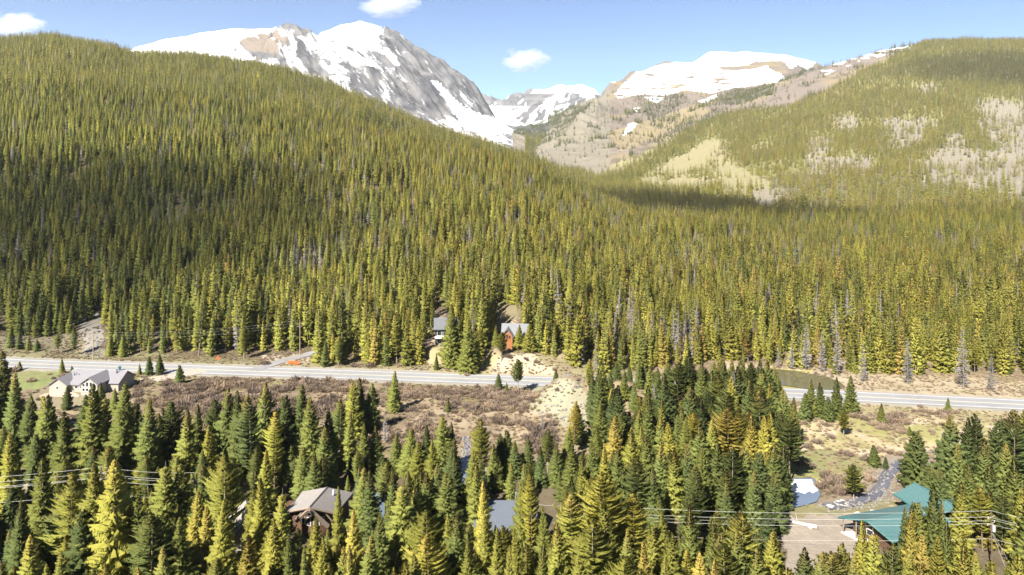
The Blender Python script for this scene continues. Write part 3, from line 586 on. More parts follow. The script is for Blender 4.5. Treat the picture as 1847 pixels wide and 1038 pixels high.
def scatter(name, pts, scl, rot, var, tint, coll, label, cat):     # one mass of plants: instances on points
    me = bpy.data.meshes.new(name); n = len(pts); me.vertices.add(n); me.vertices.foreach_set('co', np.asarray(pts, np.float32).ravel())
    for nm, ty, arr, key in (('scl', 'FLOAT_VECTOR', scl, 'vector'), ('rot', 'FLOAT_VECTOR', np.c_[NR.normal(0, .03, n), NR.normal(0, .03, n), rot], 'vector'), ('variant', 'INT', var, 'value'), ('tint', 'FLOAT', tint, 'value')):
        a = me.attributes.new(nm, ty, 'POINT'); a.data.foreach_set(key, np.ascontiguousarray(arr, np.int32 if ty == 'INT' else np.float32).ravel())
    o = link(name, me); tag(o, label, cat, kind='stuff')
    ng = bpy.data.node_groups.new(name+'_nodes', 'GeometryNodeTree')
    ng.interface.new_socket('Geometry', in_out='INPUT', socket_type='NodeSocketGeometry'); ng.interface.new_socket('Geometry', in_out='OUTPUT', socket_type='NodeSocketGeometry')
    N = ng.nodes; gi = N.new('NodeGroupInput'); go = N.new('NodeGroupOutput'); ip = N.new('GeometryNodeInstanceOnPoints'); ci = N.new('GeometryNodeCollectionInfo')
    ci.inputs['Collection'].default_value = coll; ci.inputs['Separate Children'].default_value = True; ci.inputs['Reset Children'].default_value = True
    def attr(nm, ty):
        x = N.new('GeometryNodeInputNamedAttribute'); x.data_type = ty; x.inputs['Name'].default_value = nm; return x.outputs['Attribute']
    L = ng.links.new; L(gi.outputs[0], ip.inputs['Points']); L(ci.outputs[0], ip.inputs['Instance']); ip.inputs['Pick Instance'].default_value = True
    L(attr('variant', 'INT'), ip.inputs['Instance Index']); L(attr('scl', 'FLOAT_VECTOR'), ip.inputs['Scale'])
    e = N.new('FunctionNodeEulerToRotation'); L(attr('rot', 'FLOAT_VECTOR'), e.inputs[0]); L(e.outputs[0], ip.inputs['Rotation']); L(ip.outputs[0], go.inputs[0])
    md = o.modifiers.new('plants', 'NODES'); md.node_group = ng
    return o

# ------------------------------------------------------------------ road
def strip(name, pts, w, z, mat, off=0., parent=None, dash=None):
    pts = [Vector((x, y, 0)) for x, y in pts]; P = []
    for a, b in zip(pts[:-1], pts[1:]):
        n = max(2, int((b-a).length/3)); P += [a.lerp(b, i/n) for i in range(n)]
    P.append(pts[-1])
    for _ in range(8): P = [P[0]]+[(P[i-1]+P[i]*2+P[i+1])/4 for i in range(1, len(P)-1)]+[P[-1]]
    mb = MB(); V = []
    for i, p in enumerate(P):
        d = (P[min(i+1, len(P)-1)]-P[max(i-1, 0)]).normalized(); s = Vector((-d.y, d.x, 0))
        zz_ = z if not callable(z) else z(p.x, p.y)
        V += [p+s*(off-w/2)+Vector((0, 0, zz_)), p+s*(off+w/2)+Vector((0, 0, zz_))]
    if dash is None: mb.add(V, [(2*i, 2*i+1, 2*i+3, 2*i+2) for i in range(len(P)-1)])
    return mb.build(name, mat, parent)
road = tag(strip('highway', ROAD, 10.6, .012, M['asphalt']), kind='structure')
for off, m in ((-4.1, 'paint'), (4.1, 'paint'), (-.16, 'yellow'), (.16, 'yellow')):
    strip('edge_line' if m == 'paint' else 'centre_line', ROAD, .22 if m == 'paint' else .16, .018, M[m], off, road)
DRIVE = [(-94, 250.5), (-91, 256), (-87, 262), (-84, 268), (-76, 276)]
tag(strip('driveway', DRIVE, 5, lambda x, y: max(h1(x, y)+.12, .016), M['drive']), kind='structure')
tag(strip('gravel_driveway', [(-112, 251.5), (-118, 243), (-128, 238)], 7, lambda x, y: max(h1(x, y)+.1, .016), M['gravel']), kind='structure')

# water ---------------------------------------------------------------
def sheet(name, poly, z, mat):
    mb = MB(); mb.add([(x, y, z) for x, y in poly], [tuple(range(len(poly)))]); return tag(mb.build(name, mat), kind='structure')
def grow(poly, k):
    cx = sum(p[0] for p in poly)/len(poly); cy = sum(p[1] for p in poly)/len(poly); return [(cx+(x-cx)*k, cy+(y-cy)*k) for x, y in poly]
sheet('roadside_pond', grow(POND_FAR, 1.04), -.12, M['water']); sheet('forest_pond', grow(HIDDEN, 1.04), -.12, M['bluewater']); sheet('meadow_pond', grow(LPOND, 1.04), -.12, M['water'])
sheet('creek_pool', grow(POOL, 1.05), -.12, M['bluewater'])
ICE = [px2w(u, v) for u, v in [(1408, 864), (1438, 865), (1464, 865), (1469, 876), (1476, 884), (1466, 889), (1460, 885), (1452, 890), (1440, 886), (1432, 893), (1420, 888), (1410, 893), (1400, 884)]]
ice = MB(); ice.slab([(x, y, -.05) for x, y in ICE], .1); tag(ice.build('pond_ice', M['ice']), kind='structure')
tag(strip('creek', CREEK, 2.7, -.25, M['creek']), kind='structure'); tag(strip('meadow_stream', CREEK2, 1.4, -.25, M['creek']), kind='structure')

# ------------------------------------------------------------------ conifers near the camera, each a thing of its own
TREES = []     # (x, y, height, kind, tint, u, vtop)
def addtree(u, vt, Y, kind='s', tint=None, h=None):
    X = (u-UC)*Y/F; g = h1(X, Y); ht = CH-(vt-VH)*Y/F-g
    if ht < 1.5: return
    TREES.append((X, Y, ht, kind, tint, u, vt, g))
def base_tree(u, vt, vb, kind='s', tint=None):
    Y = CH*F/(vb-VH)
    for _ in range(6): Y = (CH-h1((u-UC)*Y/F, Y))*F/(vb-VH)
    addtree(u, vt, Y, kind, tint)
D, G, O, Yl, B = .16, .34, .52, .67, .86          # dark green, green, olive, yellow-green, rusty
row = [(8, 632, 186, G), (-18, 640, 180, D), (28, 672, 178, D), (52, 712, 172, D), (92, 697, 166, G), (118, 742, 158, G), (150, 712, 165, D), (168, 693, 160, G), (190, 716, 170, G), (217, 690, 160, G), (241, 717, 168, D), (268, 716, 160, G), (292, 745, 165, D), (314, 722, 168, D),
  (338, 738, 160, O), (355, 728, 166, G), (376, 768, 155, B), (390, 722, 170, D), (405, 700, 168, D), (430, 704, 165, G), (454, 712, 160, D), (474, 690, 168, G), (495, 742, 158, O), (518, 702, 170, D), (541, 692, 172, D), (563, 716, 163, G), (586, 770, 156, G), (612, 718, 175, D), (596, 740, 168, G),
  (637, 686, 186, O), (650, 682, 190, D), (669, 692, 192, D), (628, 742, 170, G), (655, 762, 165, G), (680, 768, 168, D), (715, 782, 166, G), (738, 766, 165, G), (752, 790, 160, O), (770, 768, 168, D), (799, 748, 166, G), (815, 760, 170, D), (780, 792, 158, O), (868, 757, 160, O), (902, 782, 168, D), (915, 772, 170, D), (929, 796, 165, D),
  (953, 790, 168, D), (988, 774, 165, G), (1004, 800, 160, G), (975, 806, 160, D), (1036, 722, 178, B), (1042, 732, 185, D), (1024, 770, 172, G), (890, 800, 158, G),
  (1067, 674, 200, D), (1084, 648, 212, D), (1099, 668, 204, G), (1112, 652, 215, D), (1126, 670, 204, G), (1145, 690, 200, G), (1156, 716, 190, G), (1136, 656, 214, D), (1160, 660, 212, D), (1174, 655, 206, G), (1186, 664, 202, D), (1204, 650, 208, D), (1222, 655, 198, G), (1243, 642, 204, D), (1266, 650, 198, G), (1284, 668, 194, D), (1301, 655, 198, G), (1322, 662, 202, D), (1342, 646, 198, G), (1355, 652, 204, G), (1368, 704, 186, O), (1386, 690, 188, Yl), (1413, 700, 184, G), (1428, 716, 182, O),
  (1108, 747, 168, B), (1122, 740, 174, G), (1140, 768, 164, O), (1158, 770, 160, O), (1176, 742, 176, D), (1192, 752, 172, G), (1210, 764, 164, B), (1222, 748, 172, G), (1236, 752, 166, O), (1248, 744, 172, B), (1260, 765, 160, G), (1281, 756, 164, O), (1298, 738, 170, G), (1313, 735, 166, B), (1331, 737, 164, B), (1345, 740, 172, D), (1358, 750, 160, B), (1377, 748, 160, B), (1395, 745, 164, B), (1410, 738, 168, D), (1424, 752, 162, D),
  (1070, 792, 150, G), (1090, 808, 145, Yl), (1112, 806, 146, G), (1138, 776, 152, O), (1167, 776, 152, G), (1052, 830, 146, O), (1190, 800, 148, D), (1215, 812, 146, O), (1240, 800, 147, D), (1268, 806, 146, G), (1292, 800, 148, D), (1320, 808, 146, D), (1346, 800, 148, G), (1370, 806, 147, D), (1392, 800, 148, G), (1412, 805, 150, D), (1032, 800, 152, G), (1150, 830, 140, D), (1180, 842, 138, D), (1255, 840, 138, D), (1310, 845, 138, G), (1360, 850, 138, D), (1395, 852, 140, D)]
for u, v, Y, t in row: addtree(u, v, Y, 's' if R.random() < .78 else 'p', t)
front = [(812, 792, 150, D), (822, 815, 142, D), (854, 812, 143, G), (859, 838, 138, O), (806, 850, 136, G), (790, 838, 138, D), (775, 850, 136, D), (756, 850, 137, G), (668, 850, 136, D), (652, 842, 138, G), (710, 846, 138, D), (735, 850, 135, D), (77, 828, 125, G), (133, 848, 121, O), (179, 834, 118, Yl), (208, 828, 117, Yl), (257, 888, 118, G), (303, 828, 134, G), (328, 838, 136, G), (352, 884, 122, B), (375, 912, 119, B), (406, 820, 130, O), (425, 850, 148, G), (32, 908, 116, D), (62, 965, 106, O), (23, 780, 142, Yl), (400, 900, 117, Yl), (447, 968, 105, B), (298, 980, 108, G), (86, 1018, 100, O), (244, 1024, 98, Yl), (187, 1020, 99, B), (476, 812, 148, O), (459, 868, 128, Yl), (473, 864, 124, Yl), (508, 878, 122, Yl), (150, 905, 116, D), (110, 900, 122, D), (275, 930, 112, D), (330, 930, 114, G), (60, 840, 146, D), (16, 830, 150, D),
  (611, 877, 122, O), (636, 920, 116, B), (568, 932, 114, Yl), (580, 972, 106, Yl), (634, 984, 104, Yl), (727, 860, 124, O), (687, 925, 118, G), (769, 920, 116, Yl), (775, 966, 108, Yl), (821, 928, 115, D), (872, 866, 124, B), (662, 965, 110, G), (730, 1015, 99, B), (749, 998, 102, O), (552, 984, 106, G), (524, 960, 110, G), (500, 938, 113, Yl), (745, 880, 128, G), (705, 900, 124, G),
  (943, 853, 128, O), (960, 853, 127, B), (983, 913, 119, O), (1034, 890, 122, O), (1083, 854, 121, B), (1144, 893, 122, B), (1210, 960, 112, O), (937, 950, 110, Yl), (878, 926, 115, Yl), (896, 952, 110, Yl), (1010, 945, 111, O), (1057, 1000, 102, Yl), (1116, 1003, 102, Yl), (850, 960, 108, O), (915, 985, 104, O), (970, 972, 106, Yl), (1095, 905, 114, Yl),
  (1245, 912, 117, G), (1287, 938, 117, G), (1340, 926, 114, Yl), (1163, 978, 107, B), (1181, 946, 114, O), (1265, 1000, 103, B), (1276, 1006, 102, B), (1200, 1010, 101, Yl), (1393, 958, 112, Yl), (1417, 1012, 101, O), (1310, 985, 106, O), (1365, 990, 105, G), (1330, 960, 111, G), (1070, 940, 110, O), (1130, 955, 110, G), (1300, 960, 112, D),
  (1455, 990, 108, D), (1482, 994, 106, D), (1497, 996, 106, G), (1553, 934, 114, B), (1577, 950, 111, O), (1522, 976, 108, O), (1604, 976, 107, G), (1640, 906, 120, B), (1632, 915, 123, D), (1658, 892, 122, G), (1684, 868, 123, G), (1666, 962, 109, B), (1695, 967, 108, B), (1740, 985, 105, B), (1734, 872, 132, Yl), (1772, 880, 133, Yl), (1783, 884, 135, B), (1807, 890, 132, G), (1845, 868, 128, Yl), (1731, 956, 110, Yl), (1834, 995, 103, Yl), (1664, 1002, 101, B), (1600, 1012, 100, O), (1545, 1003, 102, G), (1710, 940, 114, G), (1700, 905, 122, D), (1860, 900, 118, G), (1880, 850, 126, G), (1635, 990, 104, O),
  (1714, 746, 158, D), (1745, 752, 160, D), (1760, 746, 162, D), (1794, 748, 158, D), (1829, 740, 158, D), (1845, 735, 162, G), (1681, 838, 150, D), (1775, 790, 148, D), (1812, 800, 146, G), (1730, 800, 148, D), (1700, 840, 142, D), (1752, 835, 142, G), (1790, 838, 140, D), (1835, 830, 138, G), (1868, 760, 158, D), (1890, 745, 160, D), (1870, 820, 145, G)]
for u, v, Y, t in front: addtree(u, v, Y, 's' if R.random() < .85 else 'p', t)
for a in [(1657, 768, 888, 's', D), (1540, 838, 902, 'p', O), (1576, 800, 842, 's', D), (1597, 823, 847, 's', D), (1522, 740, 788, 'p', Yl), (1590, 728, 766, 's', G), (1640, 768, 786, 's', G), (1462, 682, 752, 's', G), (1480, 690, 754, 's', G), (1508, 680, 756, 's', G), (1533, 677, 746, 's', G), (1496, 712, 760, 's', D), (1710, 718, 742, 's', O), (1451, 705, 758, 's', D),
          (112, 645, 674, 's', G), (252, 656, 676, 's', G), (268, 641, 677, 's', D), (289, 637, 676, 's', D), (323, 656, 692, 's', D), (35, 651, 668, 's', D), (710, 668, 744, 's', G), (808, 717, 744, 's', D), (935, 650, 710, 'p', G), (900, 672, 703, 's', D), (914, 690, 707, 's', G), (1003, 665, 692, 's', D), (130, 660, 676, 's', D), (183, 690, 735, 's', D), (122, 695, 740, 's', D), (207, 700, 745, 's', G), (905, 600, 640, 'p', O), (845, 575, 672, 's', O), (812, 548, 664, 's', O), (858, 615, 668, 's', G), (787, 640, 668, 's', G), (955, 580, 640, 's', Yl), (935, 586, 655, 's', O), (926, 600, 650, 's', Yl), (895, 588, 642, 's', O), (828, 562, 660, 's', O), (822, 590, 664, 's', G), (944, 596, 648, 's', G), (1020, 690, 706, 's', D), (104, 602, 638, 'p', G), (133, 592, 641, 'p', G), (18, 588, 628, 's', G), (34, 598, 630, 's', D), (52, 606, 632, 's', O), (66, 612, 634, 's', D), (198, 606, 643, 's', O), (222, 598, 644, 's', G), (70, 615, 630, 's', G), (440, 588, 648, 'p', O), (610, 606, 662, 'p', G), (586, 612, 662, 's', D)]:
    base_tree(*a)
# the rest of the near wood, where the photograph shows no single tree standing out
CLEAR = [[(u, v) for u, v in q] for q in ([(1395, 735), (1900, 735), (1900, 775), (1640, 855), (1620, 905), (1560, 1060), (1415, 1060), (1400, 935)], [(500, 925), (655, 925), (655, 1010), (500, 1010)], [(800, 930), (990, 930), (990, 985), (800, 985)], [(0, 868), (55, 868), (112, 905), (85, 970), (0, 970)], [(1500, 905), (1790, 905), (1790, 1015), (1500, 1015)], [(829, 826), (846, 826), (846, 915), (828, 915)], [(684, 888), (700, 885), (700, 938), (684, 938)], [(400, 925), (470, 925), (470, 985), (400, 985)])]
ENVU = [0, 60, 220, 400, 440, 560, 640, 700, 800, 880, 1000, 1060, 1240, 1420, 1440, 1600, 1650, 1847]
ENVV = [760, 760, 760, 760, 790, 790, 800, 820, 800, 820, 830, 800, 800, 800, 980, 985, 940, 900]
VIEWS = [(422, 450, 138, 930), (1768, 1812, 127, 1000), (338, 374, 140, 900), (512, 608, 141, 955), (812, 850, 142, 945), (880, 938, 142, 948), (1505, 1630, 141, 985), (1605, 1720, 150, 945)]
cand = []
for Y in np.arange(94, 168, 4.6):
    for X in np.arange(-.82*Y, .84*Y, 4.8):
        x, y = X+R.uniform(-1.6, 1.6), Y+R.uniform(-1.6, 1.6); u = UC+F*x/y; g = h1(x, y); vb = VH-F*(g-CH)/y
        if -60 < u < 1910: cand.append((x, y, u, vb, g))
R.shuffle(cand)
for x, y, u, vb, g in cand:
    if len(TREES) >= 318: break
    if any(inpoly(np.array([u]), np.array([vb]), q)[0] for q in CLEAR): continue
    if u > 1420 and y > 122: continue
    if any((x-t[0])**2+(y-t[1])**2 < 11 for t in TREES): continue
    h = R.uniform(11, 19); vt = VH-F*(g+h-CH)/y; ev = float(np.interp(u, ENVU, ENVV))+(118-min(y, 118))*5
    if y < 126: ev = max(ev, float(np.interp(u, [0, 380, 440, 660, 700, 800, 990, 1050, 1400, 1430, 1847], [900, 900, 965, 965, 920, 965, 965, 930, 960, 1000, 960])))
    for u0, u1, yy, vv in VIEWS:
        if u0 < u < u1 and y < yy: ev = max(ev, vv)
    if vt < ev: vt = ev+R.uniform(0, 25)
    h = CH-(vt-VH)*y/F-g
    if h < 5: continue
    TREES.append((x, y, h, 's' if R.random() < .75 else 'p', R.choice([D, G, G, O, O, Yl, B] if y < 125 else [D, D, G, G, O]), u, vt, g))
TREES.sort(key=lambda t: t[1])
print('near trees', len(TREES))
LAND = [(150, 690, 'the cream ranch house', 90), (575, 920, 'the grey shingled log house', 130), (435, 905, 'the small grey gable roof', 50), (880, 930, 'the blue-grey cabin roof', 110), (1620, 930, 'the teal metal roofs', 150), (1790, 950, 'the crossarm power pole', 60), (355, 880, 'the leaning crossarm pole', 60), (925, 610, 'the orange chalet', 60), (800, 600, 'the dark modern chalet', 60), (1445, 885, 'the icy pool', 60), (1585, 870, 'the rocky creek', 60), (1020, 720, 'the gravel mound', 60), (1480, 720, 'the roadside pond', 100), (835, 870, 'the pond behind the trees', 60)]
def colour_word(t): return 'dark green' if t < .2 else 'deep green' if t < .42 else 'olive' if t < .64 else 'yellow-green' if t < .85 else 'rust-tinged'
def size_word(h): return 'little' if h < 7 else 'short' if h < 12 else 'tall' if h < 20 else 'towering'
labels = {}
recs = []
for (x, y, h, k, t, u, vt, g) in TREES:
    tt = min(1, max(0, t+R.uniform(-.09, .09)))
    vb = VH-F*(g-CH)/y; vm = vt+25
    best = min(LAND, key=lambda q: math.hypot((q[0]-u), (q[1]-vm)*1.2)-q[3]*.3); dd = math.hypot(best[0]-u, best[1]-vm)
    kind = 'pine' if k == 'p' else 'spruce'
    if dd < 150: rel = ('in front of ' if vb > best[1]+45 and abs(u-best[0]) < best[3]*.7 else 'behind ' if vb < best[1] and abs(u-best[0]) < best[3]*.7 else 'left of ' if u < best[0] else 'right of ')+best[2]
    else:
        zone = 'at the bottom edge' if vt > 940 else 'in the front row' if y < 128 else 'in the wooded row below the meadow' if u < 1000 else 'on the wooded knoll' if u < 1435 else 'in the right-hand clump'
        third = 'far left' if u < 300 else 'left of centre' if u < 720 else 'mid-frame' if u < 1060 else 'right of centre' if u < 1435 else 'far right'
        rel = zone+', '+third
    lab = '%s %s %s %s' % (size_word(h), colour_word(tt), kind, rel); recs.append([lab, u, tt]); labels.setdefault(lab, []).append(len(recs)-1)
ORD = ['leftmost', 'second from left', 'third from left', 'fourth from left', 'fifth from left', 'sixth from left', 'seventh from left', 'eighth from left', 'ninth from left', 'tenth from left']
for lab, ids in labels.items():
    if len(ids) > 1:
        for n, i in enumerate(sorted(ids, key=lambda i: recs[i][1])): recs[i][0] = lab.replace(' the ', ' ').replace(', ', ' ') + ', '+(ORD[n] if n < len(ORD) else 'farther right')
for (x, y, h, k, t, u, vt, g), (lab, _, tt) in zip(TREES, recs):
    r = empty('spruce_tree' if k == 's' else 'pine_tree', (x, y, g), R.uniform(0, 6.28), lab, 'tree', 'conifers in the near wood'); r.rotation_euler[0] = R.gauss(0, .022); r.rotation_euler[1] = R.gauss(0, .022)
    s = h/20; w = s*R.uniform(.88, 1.12)*(1.12 if h < 10 else 1)*(.95 if h > 19 else 1.)*(R.uniform(1.0, 1.22) if y < 130 else R.uniform(1.0, 1.2))*(.68 if (1540 < u < 1720 or 840 < u < 985 or 500 < u < 640) and y < 130 else 1)
    if k == 'd': cm, tm = R.choice(dead_me), trunk_dead
    else: cm, tm = (crown_me[R.randrange(8)] if k == 's' else crown_me[8+R.randrange(4)]), (trunk_me if R.random() < .6 else trunk_grey)
    for nm, me in (('trunk', tm), ('crown', cm)):
        o = link(nm, me, r); o.scale = (w, w, s); o['tint'] = tt
#@SECTION3
# ------------------------------------------------------------------ the forests beyond, as one mass each
def jitter(y0, y1, s, t0=-.86, t1=.86):
    ys = np.arange(y0, y1, s); P = []
    for y in ys:
        xs = np.arange(t0*y, t1*y, s); P.append(np.c_[xs, np.full(len(xs), y)])
    P = np.vstack(P); P += NR.uniform(-.47, .47, P.shape)*s; P[:, 1] = np.maximum(P[:, 1], y0); return P
def visible(X, Y, zt, margin=.012):
    t = X/Y; i = np.clip(np.searchsorted(TC, t), 0, len(TC)-1); j = np.clip(np.searchsorted(YR, Y)-2, 0, len(YR)-1)
    return (zt-CH)/Y > occ[i, j]-margin
nearxy = np.array([(t[0], t[1]) for t in TREES])
parts = {'mid': [], 'far': []}
def put(P, lod, keepfun, hmin, hmax, deadp, tfun, aspf=None):
    X, Y = P[:, 0], P[:, 1]; g = height(X, Y); u, v = proj(X, Y, g)
    k = keepfun(X, Y, g, u, v) & visible(X, Y, g+20) & (u > -70) & (u < 1920)
    X, Y, g, u, v = X[k], Y[k], g[k], u[k], v[k]; n = len(X)
    h = NR.uniform(hmin, hmax, n)*np.clip(1+1.1*fbm(X/35, Y/35, 3, 9), .55, 1.35)
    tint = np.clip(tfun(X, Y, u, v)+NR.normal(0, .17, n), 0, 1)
    asp = aspf(X, Y, u, v) if aspf is not None else np.zeros(n, bool)
    dead = (NR.random(n) < deadp*(.5+5*(fbm(X/25, Y/25, 2, 19) > .12))) & ~asp
    ns = 8 if lod == 'mid' else 5; nd = 2 if lod == 'mid' else 1
    var = NR.integers(0, 6 if lod == 'mid' else 5, n); 
    if lod == 'mid': var = np.where(NR.random(n) < .13, NR.integers(6, 8, n), var)
    var = np.where(dead, ns+NR.integers(0, nd, n), var); var = np.where(asp, ns+nd+NR.integers(0, 2, n), var)
    h = np.where(asp, h*.62, h)
    s = h/20; w = s*NR.uniform(.82, 1.12, n)*(1.0 if lod == 'mid' else 1.15)
    tint = np.where(dead | asp, NR.random(n)*np.where(dead, .75, 1), tint)
    parts[lod].append((np.c_[X, Y, g-.2], np.c_[w, w, s], NR.uniform(0, 6.28, n), var, tint))
def anyin(u, v, polys):
    r = np.zeros(u.shape, bool)
    for q in polys: r |= inpoly(u, v, q)
    return r
def wob(X, Y, u, v, a=14): q = 25+Y*.03; return u+fbm(X/q, Y/q, 4, 41)*a*4, v+fbm(X/q+9, Y/q, 4, 43)*a*2
# across the highway and up the hill
EDGE_U = [-200, 0, 40, 120, 150, 190, 200, 300, 400, 470, 480, 560, 570, 640, 770, 800, 860, 880, 950, 1000, 1060, 1140, 1300, 1370, 1440, 1500, 1560, 1650, 1750, 1847, 2000]
EDGE_V = [612, 604, 612, 608, 585, 575, 638, 640, 642, 640, 634, 640, 664, 668, 666, 618, 668, 600, 622, 650, 672, 672, 660, 656, 664, 672, 690, 694, 700, 706, 710]
GAPS = [[(784, 560), (812, 560), (818, 670), (780, 670)], [(893, 552), (934, 552), (945, 660), (890, 660)], [(470, 634), (572, 634), (572, 664), (470, 664)]]
HOUSES = [(-28, 271, 10), (.8, 262, 9)]
def keepA(X, Y, g, u, v):
    wuu, wvv = wob(X, Y, u, v, 6); k = (v < np.interp(u, EDGE_U, EDGE_V)+fbm(X/7, Y/7, 2, 3)*16) & (segdist(X, Y, ROAD) > 11) & ~anyin(wuu, wvv, GAPS)
    for x, y, r in HOUSES: k &= np.hypot(X-x, Y-y) > r
    k &= ~inpoly(X, Y, grow(POND_FAR, 1.12)); k &= NR.random(len(X)) > .06+.7*(fbm(X/20, Y/20, 3, 57) > .15)
    return k
def tintA(X, Y, u, v):                  # darker tint low on the left, lighter up-slope and to the right
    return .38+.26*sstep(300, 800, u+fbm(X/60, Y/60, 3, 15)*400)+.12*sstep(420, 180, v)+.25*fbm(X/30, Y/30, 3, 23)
def aspA(X, Y, u, v):
    return (NR.random(len(X)) < .5) & anyin(*wob(X, Y, u, v), [[(-80, 560), (40, 560), (40, 610), (-80, 610)], [(1180, 525), (1225, 520), (1230, 545), (1180, 545)], [(1430, 585), (1480, 575), (1560, 590), (1560, 660), (1440, 660)], [(690, 330), (750, 330), (750, 370), (690, 370)]]) & (Y < 900)
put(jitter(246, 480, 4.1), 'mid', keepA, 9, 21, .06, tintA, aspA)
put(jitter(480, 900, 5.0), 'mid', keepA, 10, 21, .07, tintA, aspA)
def thin_right(X, Y, u, v):             # open ground among the trees on the far slope
    a, b = wob(X, Y, u, v, 12); a = a+NR.normal(0, 9, len(X)); b = b+NR.normal(0, 5, len(X)); o = anyin(a, b, MEADOWS) ; s = anyin(a, b, ASPENS)
    belt = inpoly(a, b, [(1300, 300), (1460, 285), (1700, 280), (1900, 290), (1900, 385), (1700, 380), (1400, 395), (1300, 350)])
    return o, s, belt
def keepB(X, Y, g, u, v):
    o, s, belt = thin_right(X, Y, u, v); fl = inpoly(*wob(X, Y, u, v, 10), FLANK) & (Y > 1900)
    r = NR.random(len(X)); patch = fbm(X/70, Y/70, 3, 77)
    k = np.ones(len(X), bool); k &= ~(o & (Y > 900) & (r > np.where(patch > .1, .3, .05))); k &= ~(s & (Y > 700) & (r > .8)); k &= ~(belt & (Y > 900) & (r > np.where(patch > .05, .85, .5)))
    k &= ~(fl & (r > .05+.5*(patch > .16))); k &= r > np.where((Y > 1300) & (patch < -.05), .2, .04)
    k &= ~((u < 900) & (Y > 2100)); return k & (Y < 3500)
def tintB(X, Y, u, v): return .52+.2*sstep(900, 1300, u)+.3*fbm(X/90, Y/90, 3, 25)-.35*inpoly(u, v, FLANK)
def aspB(X, Y, u, v):
    o, s, belt = thin_right(X, Y, u, v); r = NR.random(len(X)); return (Y > 700) & ((s & (r < .82)) | (belt & (r < .3)))
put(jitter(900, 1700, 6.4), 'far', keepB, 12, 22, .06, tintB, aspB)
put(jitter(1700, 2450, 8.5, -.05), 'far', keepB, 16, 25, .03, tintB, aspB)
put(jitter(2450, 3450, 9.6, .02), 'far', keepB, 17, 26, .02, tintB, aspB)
# dark timber on the flanks of the high valley
STRIP = [(905, 246), (985, 214), (1022, 198), (1062, 186), (1078, 184), (1052, 214), (1012, 240), (962, 264), (930, 264)]
DARKS = [zoomed(1000, 40, 3.694, q) for q in ([(530, 490), (620, 470), (880, 470), (920, 520), (830, 560), (820, 680), (700, 720), (630, 680), (620, 580), (540, 540)], [(920, 570), (1200, 460), (1480, 410), (1480, 470), (1250, 560), (1000, 580)], [(600, 800), (900, 640), (1150, 590), (1150, 640), (820, 830)], [(1500, 400), (1700, 300), (1740, 310), (1560, 400)])]
def keepC(X, Y, g, u, v):
    a, b = wob(X, Y, u, v, 6); r = NR.random(len(X)); st = inpoly(a, b, STRIP) & (Y > 3200); dk = anyin(a, b, DARKS) & (Y < 4700); fl = inpoly(a, b, FLANK) & (Y < 4600) & (v > 165)
    return (st & (r < .8)) | (dk & (r < .42)) | (fl & (r < .035)) | ((u > 1470) & (v < 140) & (r < .05) & (Y < 3700))
put(jitter(2500, 5200, 10, -.02, .5), 'far', keepC, 13, 20, 0, lambda X, Y, u, v: np.full(len(X), .12))
def stack(l): return [np.concatenate([p[i] for p in l]) for i in range(5)]
m_ = stack(parts['mid']); f_ = stack(parts['far']); print('forest', len(m_[0]), len(f_[0]))
scatter('conifer_forest', *m_, SETS['mid'], 'dense olive and dark green conifer forest covering the hill across the highway', 'forest')
scatter('distant_forest', *f_, SETS['far'], 'distant yellow-green conifer and aspen forest on the far hillsides', 'forest')

# the smaller trees that fill the near wood between the tall ones
P = jitter(92, 218, 4.1); X, Y = P[:, 0], P[:, 1]; g = height(X, Y); u, v = proj(X, Y, g)
k = ~anyin(u, v, CLEAR) & ~((u > 1405) & (Y > 122) & ~((u > 1690) & (Y > 136) & (Y < 160))) & (u > -90) & (u < 1940) & (NR.random(len(X)) < .9) & ~(inpoly(X, Y, grow(HIDDEN, 1.1)) & (NR.random(len(X)) < .6)) & ~((Y > 168+fbm(X/12, Y/12, 2, 6)*18) & (u < 1062)) & ~((Y > 190) & (NR.random(len(X)) < .45))
d2 = np.min((X[:, None]-nearxy[None, :, 0])**2+(Y[:, None]-nearxy[None, :, 1])**2, axis=1); k &= d2 > 4.5
for x, y, r, z in PADS: k &= np.hypot(X-x, Y-y) > r*.8
for (x0, y0), (x1, y1) in (((66, 122), (98, 150)), ((-50, 132), (-32, 150)), ((-9, 133), (11, 147))): k &= ~((X > x0) & (X < x1) & (Y > y0) & (Y < y1))
X, Y, g, u, v = X[k], Y[k], g[k], u[k], v[k]; n = len(X)
ev = np.interp(u, ENVU, ENVV)+(118-np.minimum(Y, 118))*5+np.where(Y < 126, 60, 10); ev = np.where(Y < 126, np.maximum(ev, np.interp(u, [0, 380, 440, 660, 700, 800, 990, 1050, 1400, 1430, 1847], [930, 930, 985, 985, 950, 985, 985, 950, 975, 1010, 985])), ev)
for u0, u1, yy, vv in VIEWS: ev = np.where((u > u0) & (u < u1) & (Y < yy), np.maximum(ev, vv), ev)
ev = np.where((Y > 172) & (u > 1050), 648, ev)
h = np.minimum(NR.uniform(5, 13, n)*np.where(Y > 172, 1.45, 1), CH-(ev-VH)*Y/F-g); q = h > 3; X, Y, g, u, h = X[q], Y[q], g[q], u[q], h[q]; n = len(X); s = h/20; w = s*NR.uniform(.95, 1.2, n)
scatter('young_conifers', np.c_[X, Y, g-.1], np.c_[w, w, s], NR.uniform(0, 6.28, n), NR.integers(0, 12, n), np.clip(np.where(Y < 128, .5, .25)+NR.normal(0, .18, n), 0, 1), SETS['near'], 'smaller green conifers filling the near wood between the tall trees', 'forest')
print('fill', n)
